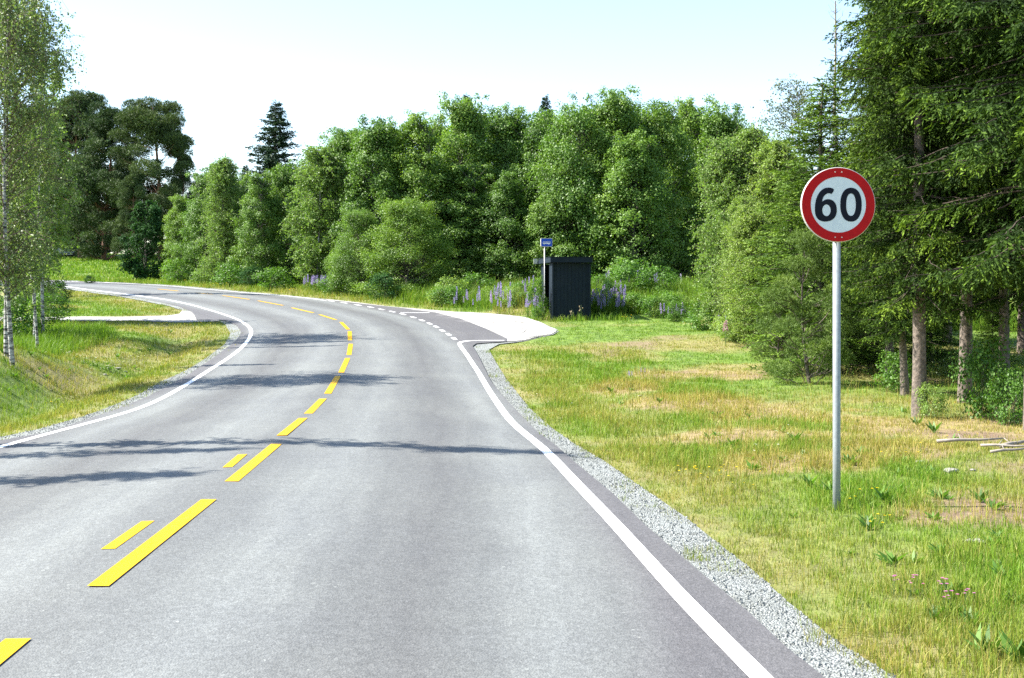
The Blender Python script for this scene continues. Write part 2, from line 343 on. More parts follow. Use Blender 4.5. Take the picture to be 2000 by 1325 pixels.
M['tyre'] = mat_plain('tyre_rubber', (.02, .02, .02), .8)
M['stem'] = mat_plain('green_stem', (.07, .12, .025), .7)
M['dryhead'] = mat_plain('withered_flower_head', (.30, .24, .15), .9)

# ------------------------------------------------------------------ mesh helpers
def quads(name, Q, mat, tone=None, dry=None):
    Q = np.asarray(Q, np.float32); n, k = Q.shape[0], Q.shape[1]
    me = bpy.data.meshes.new(name); me.vertices.add(n * k); me.vertices.foreach_set('co', Q.reshape(-1))
    me.loops.add(n * k); me.loops.foreach_set('vertex_index', np.arange(n * k, dtype=np.int32))
    me.polygons.add(n); me.polygons.foreach_set('loop_start', np.arange(0, n * k, k, dtype=np.int32))
    me.polygons.foreach_set('loop_total', np.full(n, k, np.int32))
    for nm, a in (('tone', tone), ('dry', dry)):
        if a is not None:
            at = me.attributes.new(nm, 'FLOAT', 'FACE'); at.data.foreach_set('value', np.clip(a, 0, 1).astype(np.float32))
    me.materials.append(mat); me.update(); return me
class MB:
    def __init__(s): s.V = []; s.F = []
    def add(s, v, f):
        n = len(s.V); s.V += [tuple(map(float, p)) for p in v]; s.F += [tuple(i + n for i in g) for g in f]; return s
    def tube(s, P, r, k=6, cap=True):
        P = [Vector(p) for p in P]; r = list(r) if hasattr(r, '__len__') else [r] * len(P)
        v = []; f = []
        t0 = (P[1] - P[0]).normalized(); a = t0.orthogonal().normalized()
        for i, p in enumerate(P):
            t = (P[min(i+1, len(P)-1)] - P[max(i-1, 0)]).normalized()
            a = (a - t * a.dot(t)).normalized(); b = t.cross(a)
            for j in range(k):
                an = 2 * math.pi * j / k; v.append(p + (a * math.cos(an) + b * math.sin(an)) * r[i])
        for i in range(len(P) - 1):
            for j in range(k): f.append((i*k+j, i*k+(j+1) % k, (i+1)*k+(j+1) % k, (i+1)*k+j))
        if cap: f.append(tuple(range(k))[::-1]); f.append(tuple(range((len(P)-1)*k, len(P)*k)))
        return s.add(v, f)
    def box(s, c, d, rz=0, bev=0):
        x, y, z = [q / 2 for q in d]; v = []
        if bev:
            b = bev; pr = [(x-b, y), (x, y-b), (x, -y+b), (x-b, -y), (-x+b, -y), (-x, -y+b), (-x, y-b), (-x+b, y)]
        else: pr = [(x, y), (x, -y), (-x, -y), (-x, y)]
        pr = pr[::-1]; n = len(pr); cs, sn = math.cos(rz), math.sin(rz)
        for zz in (-z, z):
            for (a, bb) in pr: v.append((c[0] + a*cs - bb*sn, c[1] + a*sn + bb*cs, c[2] + zz))
        f = [tuple(range(n))[::-1], tuple(range(n, 2*n))] + [(i, (i+1) % n, n+(i+1) % n, n+i) for i in range(n)]
        return s.add(v, f)
    def mesh(s, name, mat, smooth=False):
        me = bpy.data.meshes.new(name); me.from_pydata(s.V, [], s.F); me.materials.append(mat)
        if smooth: me.polygons.foreach_set('use_smooth', [True] * len(me.polygons))
        me.update(); return me
def tag(o, label=None, cat=None, group=None, kind=None):
    for k, v in (('label', label), ('category', cat), ('group', group), ('kind', kind)):
        if v: o[k] = v
    return o
def obj(name, me, parent=None):
    o = bpy.data.objects.new(name, me); COL.objects.link(o)
    if parent is not None: o.parent = parent
    return o
def empty(name, loc=(0, 0, 0), rz=0, sc=(1, 1, 1)):
    o = bpy.data.objects.new(name, None); COL.objects.link(o); o.location = loc; o.rotation_euler = (0, 0, rz); o.scale = sc; o.empty_display_size = .2
    return o
def structure(name, me): return tag(obj(name, me), kind='structure')

# ------------------------------------------------------------------ ground, road, gravel, markings
def sheet(name, P, mat, lift, step, skirt=0.0, lateral=False):
    P = np.asarray(P)
    # densify the outline so it follows the land
    out = []
    for i in range(len(P)):
        a, b = P[i-1], P[i]; n = max(1, int(np.linalg.norm(b - a) / (step * 1.5)))
        for j in range(n): out.append(a + (b - a) * j / n)
    out = np.array(out); n = len(out)
    x0, y0 = P.min(0); x1, y1 = P.max(0)
    gx, gy = np.meshgrid(np.arange(x0, x1, step), np.arange(y0, y1, step)); gx = gx.ravel(); gy = gy.ravel()
    rng = np.random.RandomState(4); gx = gx + rng.uniform(-.1, .1, gx.shape) * step; gy = gy + rng.uniform(-.1, .1, gy.shape) * step
    keep = (gy < 95) | (rng.rand(len(gy)) < .1)
    gx, gy = gx[keep], gy[keep]
    k = inpoly(gx, gy, out); gx, gy = gx[k], gy[k]
    k = pdist(gx, gy, out) > step * .45; gx, gy = gx[k], gy[k]
    co = [Vector(p) for p in out] + [Vector((a, b)) for a, b in zip(gx, gy)]
    vs, es, fs, *_ = delaunay_2d_cdt(co, [(i, (i+1) % n) for i in range(n)], [], 0, 1e-5)
    xy = np.array([(v.x, v.y) for v in vs]); F = []
    cen = np.array([xy[list(f)].mean(0) for f in fs]); ins = inpoly(cen[:, 0], cen[:, 1], out)
    for f, i in zip(fs, ins):
        if i: F.append(tuple(f))
    z = terr(xy[:, 0], xy[:, 1]) + lift
    V = np.column_stack([xy, z]).tolist()
    if skirt:
        nb = len(V); V += [(V[i][0], V[i][1], V[i][2]) for i in range(n)]; nc = len(V); V += [(V[i][0], V[i][1], V[i][2] - skirt) for i in range(n)]
        ar = sum(out[i-1][0] * out[i][1] - out[i][0] * out[i-1][1] for i in range(n))
        for i in range(n):
            j = (i + 1) % n
            F.append((nb + j, nb + i, nc + i, nc + j) if ar > 0 else (nb + i, nb + j, nc + j, nc + i))
    me = bpy.data.meshes.new(name); me.from_pydata(V, [], F); me.materials.append(mat)
    if lateral:
        a = me.attributes.new('lateral', 'FLOAT', 'POINT'); xy2 = np.array(V)[:, :2]
        a.data.foreach_set('value', np.minimum(np.abs(cdist(xy2[:, 0], xy2[:, 1])), 6).astype(np.float32))
    me.polygons.foreach_set('use_smooth', [True] * len(F))
    me.update(); return me
def grid_axis(segs):
    out = []
    for a, b, s in segs: out += list(np.arange(a, b, s))
    return np.array(out + [segs[-1][1]])
gx = grid_axis([(-420, -70, 14), (-70, -26, 2), (-26, 26, .3), (26, 70, 2), (70, 420, 14)])
gy = grid_axis([(-30, 3, 1.5), (3, 62, .3), (62, 140, 1.2), (140, 200, 5), (200, 860, 30)])
GX, GY = np.meshgrid(gx, gy); zz = terr(GX, GY)
fx, fy = GX.ravel(), GY.ravel()
ins = inpoly(fx, fy, BASE); dd = pdist(fx, fy, BASE)
zz = zz.ravel() - np.where(ins, .02 + .07 * sm(0, .5, dd), 0.0)
nx, ny = len(gx), len(gy)
V = np.column_stack([fx, fy, zz]); idx = np.arange(nx * ny).reshape(ny, nx)
F = np.stack([idx[:-1, :-1], idx[:-1, 1:], idx[1:, 1:], idx[1:, :-1]], -1).reshape(-1, 4)
me = bpy.data.meshes.new('ground'); me.vertices.add(len(V)); me.vertices.foreach_set('co', V.astype(np.float32).ravel())
me.loops.add(F.size); me.loops.foreach_set('vertex_index', F.astype(np.int32).ravel())
me.polygons.add(len(F)); me.polygons.foreach_set('loop_start', np.arange(0, F.size, 4, dtype=np.int32)); me.polygons.foreach_set('loop_total', np.full(len(F), 4, np.int32))
me.polygons.foreach_set('use_smooth', np.ones(len(F), bool))
for nm, a in (('dry', dryness(fx, fy)), ('bare', bareness(fx, fy))):
    at = me.attributes.new(nm, 'FLOAT', 'POINT'); at.data.foreach_set('value', a.astype(np.float32))
me.materials.append(M['ground']); me.update(); structure('ground', me)
structure('gravel_shoulder', sheet('gravel_shoulder', BASE, M['gravel'], .012, .6))
structure('road', sheet('road', ASPH, M['asphalt'], .045, .42, .05, True))
structure('lay_by_gravel', sheet('lay_by_gravel', LAYBY, M['pale'], .030, .5))
structure('side_track', sheet('side_track', TRACK, M['pale'], .026, .6))
def resample(P, step):
    P = np.asarray(P); d = np.r_[0, np.cumsum(np.linalg.norm(np.diff(P, axis=0), axis=1))]
    n = max(2, int(d[-1] / step) + 1); s = np.linspace(0, d[-1], n)
    return np.column_stack([np.interp(s, d, P[:, 0]), np.interp(s, d, P[:, 1])])
def smooth(P, it=2):
    P = np.array(P)
    for _ in range(it):
        Q = P.copy(); Q[1:-1] = .25 * P[:-2] + .5 * P[1:-1] + .25 * P[2:]; P = Q
    return P
def strip(mb, P, w, lift=.049, step=.35):
    P = resample(P, step); t = np.gradient(P, axis=0); t /= np.linalg.norm(t, axis=1)[:, None] + 1e-9
    nrm = np.column_stack([-t[:, 1], t[:, 0]])
    wid = w if np.ndim(w) == 0 else w
    a = P + nrm * wid / 2; b = P - nrm * wid / 2; A = np.vstack([a, b]); z = terr(A[:, 0], A[:, 1]) + lift; n = len(P)
    mb.add(np.column_stack([A, z]), [(n+i, n+i+1, i+1, i) for i in range(n-1)])
mb = MB()
WR = U([(1472,1325),(1360,1216),(1280,1124),(1200,1032),(1120,948),(1075,896),(1050,873),(1025,855),(998,830),(975,798),(955,767),(937,735),(914,699),(901,682)])
d = WR[0] - WR[2]; WR = np.vstack([WR[0] + d / np.linalg.norm(d) * 15, WR])
WR = smooth(resample(WR, .5), 4)
corner = U([(898,677),(897,675),(898,672.5),(903,670.5),(912,669.2),(925,668.4),(950,668.2),(985,668.2)])
strip(mb, np.vstack([WR[:-1], corner]), .12)
WL = U([(0,881),(38,870),(75,859),(140,842),(200,825),(255,810),(300,792),(345,767),(370,752),(400,732),(440,707),(470,685),(487,665),(490.5,656),(491,648),(487,641),(480,636),(464,626),(430,614),(380,599),(330,588),(280,581),(240,576),(196,571),(150,564.5),(120,560.5)])
d = WL[0] - WL[3]; WL = np.vstack([WL[0] + d / np.linalg.norm(d) * 15, WL]); strip(mb, smooth(resample(WL, .5), 5), .12)
strip(mb, U([(116,550.2),(160,552),(240,555),(310,559),(400,567),(480,574),(560,580),(600,584.3),(637,589.3)]), .12)
strip(mb, U([(782,613),(839,613.2)]), .12)
DSH = [(647,590.3),(672,593.8),(699,598.2),(724,602.4),(745,606.8),(766,611.2),(787,616.3),(807,622.3),(824,628.4),(839,634.8),(852,641.2),(864,648.8),(876,656.2),(887,664.5)]
DW = U(DSH)
for i in range(len(DW)):
    a = DW[max(i-1, 0)]; b = DW[min(i+1, len(DW)-1)]; t = (b - a) / np.linalg.norm(b - a)
    g = np.linalg.norm(b - a) / (2 if 0 < i < len(DW)-1 else 1)
    strip(mb, [DW[i] - t * g * .24, DW[i] + t * g * .24], .13)
structure('white_road_markings', mb.mesh('white_road_markings', M['white']))
mb = MB()
for a, b in [((-90,1370),(36,1265)),((191,1160),(408,986)),((452,950),(540,875)),((550,858),(592,823)),((602,814),(631,784)),((640,774),(660,739)),((666,732),(679,703)),((681.5,697),(685,675)),((683.5,668),(683,650)),
             ((680,646.5),(666,632)),((656,627.5),(624,617)),((612,613.5),(570,603.5)),((553,599),(504,589.7)),((487,587),(435,579.5)),((415,577),(384,574.2)),((348,570.5),(308,566.5))]:
    P = np.linspace(a, b, 5) if a[1] > 700 else np.array([a, b])
    strip(mb, U(P.tolist()), .13)
for a, b in [((444,922),(474,896)), ((211,1086),(289,1030))]: strip(mb, U([a, b]), .10)
structure('yellow_road_markings', mb.mesh('yellow_road_markings', M['yellow']))
mb = MB()
for tr in ([(968,619),(990,625),(1010,632),(1022,640),(1026,648),(1018,656),(1000,662)], [(930,622),(960,630),(985,641),(1000,652),(990,660)], [(880,613),(940,617),(985,622),(1030,633)]):
    strip(mb, smooth(resample(U(tr), .4), 3), .16, .036)
structure('tyre_marks', mb.mesh('tyre_marks', mat_gravel('scuffed_gravel', (.22, .21, .20), (.33, .32, .30), (.44, .43, .41), 40)))
# the pale drive far off behind the field
FT = np.array([[-95, 132.], [-60, 130.5], [-48, 130.2], [-36, 130.4], [-22, 133]])
mb = MB(); strip(mb, FT, 3.4, .12, 1.0); structure('farm_track', mb.mesh('farm_track', M['pale']))

# tiny loose stones on the verge gravel
def pebbles(name, n, yr, side):
    rng = np.random.RandomState(len(name)); pts = []
    X = rng.uniform(-16, 9, n * 12); Y = yr[0] + (yr[1] - yr[0]) * rng.rand(n * 12) ** 1.3
    k = inpoly(X, Y, BASE) & ~inpoly(X, Y, ASPH) & (pdist(X, Y, ASPH) < 1.6); X, Y = X[k][:n], Y[k][:n]; m = len(X)
    z = terr(X, Y) + .014; s = rng.uniform(.008, .02, m)
    o = np.array([[1,0,0],[0,1,0],[-1,0,0],[0,-1,0],[0,0,.8]]); tri = np.array([[0,1,4],[1,2,4],[2,3,4],[3,0,4]])
    an = rng.uniform(0, 6.28, m); Vv = o[None] * s[:, None, None] * rng.uniform(.6, 1.3, (m, 5, 1))
    xr = Vv[..., 0] * np.cos(an)[:, None] - Vv[..., 1] * np.sin(an)[:, None]; yr_ = Vv[..., 0] * np.sin(an)[:, None] + Vv[..., 1] * np.cos(an)[:, None]
    P = np.stack([xr + X[:, None], yr_ + Y[:, None], Vv[..., 2] + z[:, None]], -1)
    Q = P[:, tri].reshape(-1, 3, 3); me = quads(name, Q, M['gravel']); tag(obj(name, me), 'loose crushed stones along the road edge', 'gravel', kind='stuff')
pebbles('loose_stones', 16000, (5, 34), 1)

# ------------------------------------------------------------------ grass
def blades(n, area, hgt, wid, seed, tuft=7, dens=None, dryoff=0, hvar=.5, lean=.45, accept=None):
    rng = np.random.RandomState(seed); x0, x1, y0, y1 = area; nt_ = n // tuft
    TX = rng.uniform(x0, x1, nt_ * 4)
    # thinner with distance, as a far sward needs fewer single blades
    uu = rng.rand(nt_ * 4); TY = y0 * (y1 / y0) ** uu
    k = (np.abs(TX) < TY * .50 + 3)
    TX, TY = TX[k], TY[k]; ib = inpoly(TX, TY, BASE); pb = pdist(TX, TY, BASE)
    k = ~ib | ((pb < .42 * sm(.35, .75, fbm(TX * 1.3, TY * 1.3, 61))) & (rng.rand(len(TX)) < .5) & ~inpoly(TX, TY, LAYBY) & ~inpoly(TX, TY, TRACK))
    if accept is not None: k &= accept(TX, TY, rng)
    TX, TY = TX[k][:nt_], TY[k][:nt_]; nt2 = len(TX)
    th = rng.uniform(1 - hvar, 1 + hvar, nt2); tt = rng.uniform(0, 1, nt2)
    X = np.repeat(TX, tuft); Y = np.repeat(TY, tuft); m = len(X)
    spread = (.02 + .0022 * Y); an = rng.uniform(0, 6.28, m); r = spread * np.sqrt(rng.rand(m)) * 1.6
    bx = X + np.cos(an) * r; by = Y + np.sin(an) * r
    z = terr(bx, by) - .01
    H = hgt * np.repeat(th, tuft) * rng.uniform(.55, 1.15, m)
    edge = np.clip(pdist(bx, by, BASE) / .5, .55, 1); H = H * edge
    W = wid * (.5 + by / 22.0) * rng.uniform(.7, 1.3, m)
    la = an + rng.uniform(-.6, .6, m); ln = lean * rng.uniform(.2, 1.1, m)
    dx, dy = np.cos(la) * ln, np.sin(la) * ln
    fa = rng.uniform(0, 3.14, m); wx, wy = np.cos(fa) * W / 2, np.sin(fa) * W / 2
    b = np.stack([bx, by, z], -1); mid = b + np.stack([dx * H * .3, dy * H * .3, H * .6], -1); tip = b + np.stack([dx * H, dy * H, H * (1 - ln * .3)], -1)
    wv = np.stack([wx, wy, np.zeros(m)], -1)
    Q1 = np.stack([b - wv, b + wv, mid + wv * .8, mid - wv * .8], 1); Q2 = np.stack([mid - wv * .8, mid + wv * .8, tip + wv * .1, tip - wv * .1], 1)
    Q = np.concatenate([Q1, Q2]); tone = np.clip(np.repeat(tt, tuft) * .6 + rng.rand(m) * .4, 0, 1)
    dr = np.clip(dryness(bx, by) * rng.uniform(.3, 1.35, m) + dryoff + (rng.rand(m) < .12) * .5, 0, 1)
    return Q, np.tile(tone, 2), np.tile(dr, 2)
def grass(name, label, parts):
    P = [blades(**p) for p in parts]
    me = quads(name, np.concatenate([p[0] for p in P]), M['grass'], np.concatenate([p[1] for p in P]), np.concatenate([p[2] for p in P]))
    tag(obj(name, me), label, 'grass', kind='stuff')
LAYBY_ = None
notbare = lambda X, Y, r: r.rand(len(X)) > bareness(X, Y) * .75
def right(X, Y): return cdist(X, Y) > 0
grass('meadow_grass', 'yellow-green grass covering the meadow right of the road', [
    dict(n=150000, area=(-.5, 10, 4.6, 15), hgt=.065, wid=.005, seed=1, accept=lambda X, Y, r: right(X, Y) & notbare(X, Y, r)),
    dict(n=9000, area=(.5, 12, 4.8, 30), hgt=.24, wid=.0028, seed=31, tuft=3, dryoff=.7, lean=.25, accept=lambda X, Y, r: right(X, Y) & (r.rand(len(X)) < sm(.4, .7, fbm(X * .6, Y * .6, 71)))),
    dict(n=190000, area=(-3.5, 17, 14, 47), hgt=.062, wid=.0055, seed=2, accept=lambda X, Y, r: right(X, Y) & notbare(X, Y, r)),
])
grass('verge_grass', 'longer mixed green and straw grass along the right road edge', [
    dict(n=90000, area=(-3.5, 9, 4.8, 34), hgt=.135, wid=.0055, seed=3, dryoff=-.1, accept=lambda X, Y, r: right(X, Y) & (cdist(X, Y) < 6.6 + 2.2 * fbm(X * .7, Y * .7, 15)) & (r.rand(len(X)) < .12 + .88 * sm(.42, .56, fbm(X * .9, Y * .9, 12)))),
])
grass('bank_grass', 'green and yellowing grass on the bank and ditch left of the road', [
    dict(n=150000, area=(-24, -3, 12, 62), hgt=.11, wid=.006, seed=4, accept=lambda X, Y, r: ~right(X, Y)),
    dict(n=40000, area=(-20, -6, 22, 40), hgt=.32, wid=.006, seed=5, dryoff=-.6, accept=lambda X, Y, r: ~right(X, Y) & (cdist(X, Y) < -6.5 - 2 * fbm(X * .7, Y * .7, 4)) & (Y > 25)),
])
grass('tall_meadow_grass', 'tall bright green meadow plants behind the lay-by and along the wood edge', [
    dict(n=120000, area=(-6, 20, 40, 60), hgt=.66, wid=.006, seed=6, dryoff=-.2, accept=lambda X, Y, r: right(X, Y) & (pdist(X, Y, BASE) > 1.6) & ((Y > 46.5) | (X > 9))),
    dict(n=70000, area=(-40, 20, 44, 92), hgt=.26, wid=.006, seed=7, dryoff=-.1, accept=lambda X, Y, r: right(X, Y) & (cdist(X, Y) < 11)),
])
grass('field_grass', 'pale green mown field rising beyond the far bend', [
    dict(n=70000, area=(-75, -12, 72, 135), hgt=.25, wid=.012, seed=8, dryoff=-.05, accept=lambda X, Y, r: right(X, Y)),
])

# ------------------------------------------------------------------ trees
def unit(v): return v / (np.linalg.norm(v, axis=-1, keepdims=True) + 1e-9)
def leafquads(C, A, Nn, L, W):
    A = unit(A); B = unit(np.cross(A, Nn)); L = L[:, None]; W = W[:, None]
    fold = unit(np.cross(B, A)) * W * .25
    return np.stack([C, C + A * L * .45 + B * W / 2 + fold, C + A * L, C + A * L * .45 - B * W / 2 + fold], 1)
def limb(mb, a, b, r0, r1, rng, k=5, sag=.1, n=4):
    a = np.array(a, float); b = np.array(b, float); P = []
    d = np.linalg.norm(b - a)
    for i in range(n + 1):
        t = i / n; p = a + (b - a) * t + np.array([0, 0, -sag * d * 4 * t * (1 - t) * .5]) + rng.normal(0, .02 * d, 3) * (0 < i < n); P.append(p)
    mb.tube(P, [r0 + (r1 - r0) * i / n for i in range(n + 1)], k, False); return P
def broadleaf(seed, H, Rr, base, ncl, nlf, ls, prof_=None, stems=1, tone0=.0, bark='alderbark', leaf='alder', csize=.2, fill=.55):
    rng = np.random.RandomState(seed); mb = MB()
    prof_ = prof_ or (lambda t: np.sin(np.pi * np.clip(t * .86 + .12, 0, 1)) ** .6)
    tops = []
    for s in range(stems):
        a = rng.uniform(0, 6.28); off = .0 if stems == 1 else .25
        p0 = np.array([math.cos(a) * off, math.sin(a) * off, -.15]); le = rng.normal(0, .05 * H, 2) * (1 if stems > 1 else .5)
        P = [p0 + np.array([le[0] * (t ** 1.5), le[1] * (t ** 1.5), 0]) + np.array([*rng.normal(0, .012 * H, 2) * (t > 0), H * .93 * t]) for t in np.linspace(0, 1, 9)]
        r = .013 * H / math.sqrt(stems); mb.tube(P, [r * (1 - .88 * t) * (1.25 if t == 0 else 1) for t in np.linspace(0, 1, 9)], 8, False); tops.append(np.array(P))
    t = rng.rand(ncl) ** .95; ang = rng.uniform(0, 6.28, ncl)
    rad = Rr * prof_(t) * (fill + (1 - fill) * rng.rand(ncl)) * rng.uniform(.78, 1.15, ncl)
    cz = base + (H - base) * t * .97
    C = np.stack([rad * np.cos(ang), rad * np.sin(ang), cz], -1)
    ne = max(4, ncl // 7)          # shoots that break the outline at the top
    top = np.stack([rng.normal(0, Rr * .28, ne), rng.normal(0, Rr * .28, ne), H * rng.uniform(.93, 1.04, ne)], -1); C = np.vstack([C, top])
    cr = np.r_[Rr * csize * (.5 + 1.1 * rng.rand(ncl) ** 1.5), Rr * csize * rng.uniform(.35, .7, ne)]
    for i, c in enumerate(C):
        st = tops[rng.randint(stems)]; zt = max(0.05, (c[2] - .45 * math.hypot(c[0], c[1]) - .2)); j = int(np.clip(zt / (H * .93) * 8, 0, 7)); f = np.clip(zt / (H * .93) * 8 - j, 0, 1)
        a = st[j] * (1 - f) + st[j + 1] * f
        limb(mb, a, c, .0045 * H * (1.1 - c[2] / H * .6), .006, rng, 4, .08, 3)
    wts = cr ** 2; wts /= wts.sum(); ci = rng.choice(len(C), nlf, p=wts)
    dv = unit(rng.normal(size=(nlf, 3)) + np.array([0, 0, .35])); rr = cr[ci] * rng.rand(nlf) ** .48 * 1.17
    sq = np.stack([np.ones(nlf), np.ones(nlf), np.full(nlf, .78)], -1)
    P = C[ci] + dv * rr[:, None] * sq + rng.normal(0, .05, (nlf, 3))
    lo = rng.rand(nlf) < .12; tl_ = rng.rand(nlf); al_ = rng.uniform(0, 6.28, nlf); rl_ = Rr * prof_(tl_) * rng.uniform(.3, .96, nlf)
    P = np.where(lo[:, None], np.stack([rl_ * np.cos(al_), rl_ * np.sin(al_), base + (H - base) * tl_ * .97], -1), P)
    outw = unit(P - np.array([0, 0, 0]) * 0 - np.stack([np.zeros(nlf), np.zeros(nlf), P[:, 2] * .8 + H * .05], -1))
    Nn = unit(dv * .4 + outw * .5 + np.array([0, 0, .5]) + rng.normal(0, .6, (nlf, 3)))
    A = unit(np.cross(Nn, rng.normal(size=(nlf, 3)))) + np.array([0, 0, -.25])
    Ls = ls * rng.uniform(.7, 1.3, nlf)
    ct = rng.normal(0, .13, len(C)); tone = np.clip(.45 + tone0 + ct[ci] + rng.normal(0, .17, nlf), 0, 1)
    return dict(trunk=mb.mesh('trunk', M[bark], True), crown=quads('crown', leafquads(P, A, Nn, Ls, Ls * .72), M[leaf], tone))
def birch(seed, H, Rr, base, nb, ls, per=11, lpt=16, tone0=0, leaf='birch', stems=1, bush=0.0, twigs=True):
    rng = np.random.RandomState(seed); mb = MB(); tw = MB(); LP = []; LA = []
    for s in range(stems):
        le = rng.normal(0, .04 * H, 2); off = rng.normal(0, .2, 2) if stems > 1 else np.zeros(2)
        ts = np.linspace(0, 1, 12)
        P = np.array([[off[0] + le[0] * t ** 1.4 + .02 * H * math.sin(3 * t + seed), off[1] + le[1] * t ** 1.4, -.15 + H * .97 * t] for t in ts])
        r = .0062 * H; mb.tube(P, [r * (1 - .92 * t) + .003 for t in ts], 8, False)
        for b in range(nb // stems):
            t = rng.uniform(base / H, .97); i = min(int(t * 11), 10); f = t * 11 - i; a = P[i] * (1 - f) + P[i + 1] * f
            an = rng.uniform(0, 6.28); tt = (t - base / H) / (1 - base / H)
            reach = Rr * (math.sin(math.pi * min(1, tt * .8 + .14 + bush * .1)) ** .7 * (1 - bush) + bush * (1 - tt) ** .45) * rng.uniform(.55, 1.12)
            up = reach * rng.uniform(.35, .95)
            e = a + np.array([math.cos(an) * reach, math.sin(an) * reach, up])
            n = 6; B = []
            for j in range(n + 1):
                q = j / n; B.append(a + (e - a) * q + np.array([0, 0, .22 * reach * math.sin(q * 2.2)]) - np.array([0, 0, .35 * reach * q ** 3]) + rng.normal(0, .015, 3) * (j > 0))
            tw.tube(B, [.014 * (1 - .85 * j / n) * (H / 10) * (1.2 - t * .7) + .002 for j in range(n + 1)], 4, False)
            for j in range(per):
                q = rng.uniform(.2, 1.0); k = min(int(q * n), n - 1); g = q * n - k; p = B[k] * (1 - g) + B[k + 1] * g
                l = rng.uniform(.25, .75) * (.5 + .5 * Rr / 1.6); sd = rng.normal(0, .45, 3); sd[2] = -abs(rng.normal(.75, .35)) + .25
                if rng.rand() < .25: sd[2] = abs(sd[2]) * .6
                sd = sd / np.linalg.norm(sd) * l; m = lpt
                s_ = np.sort(rng.rand(m)); pp = p + sd * s_[:, None] + np.stack([np.zeros(m), np.zeros(m), -.25 * l * s_ ** 2], -1) + rng.normal(0, .035, (m, 3))
                LP.append(pp); LA.append(np.tile(sd / l, (m, 1)) * .4 + rng.normal(0, .6, (m, 3)) + np.array([0, 0, -.4]))
                if twigs: tw.tube([p, p + sd * .55 + np.array([0, 0, -.05 * l]), p + sd + np.array([0, 0, -.25 * l])], [.004, .003, .002], 3, False)
    LP = np.vstack(LP); LA = np.vstack(LA); n = len(LP); Nn = unit(rng.normal(size=(n, 3)) + np.array([0, 0, .4]))
    Ls = ls * rng.uniform(.7, 1.3, n); tone = np.clip(.48 + tone0 + rng.normal(0, .22, n), 0, 1)
    return dict(trunk=mb.mesh('trunk', M['birchbark'], True), branches=tw.mesh('branches', M['birchtwig']), crown=quads('crown', leafquads(LP, LA, Nn, Ls, Ls * .78), M[leaf], tone))
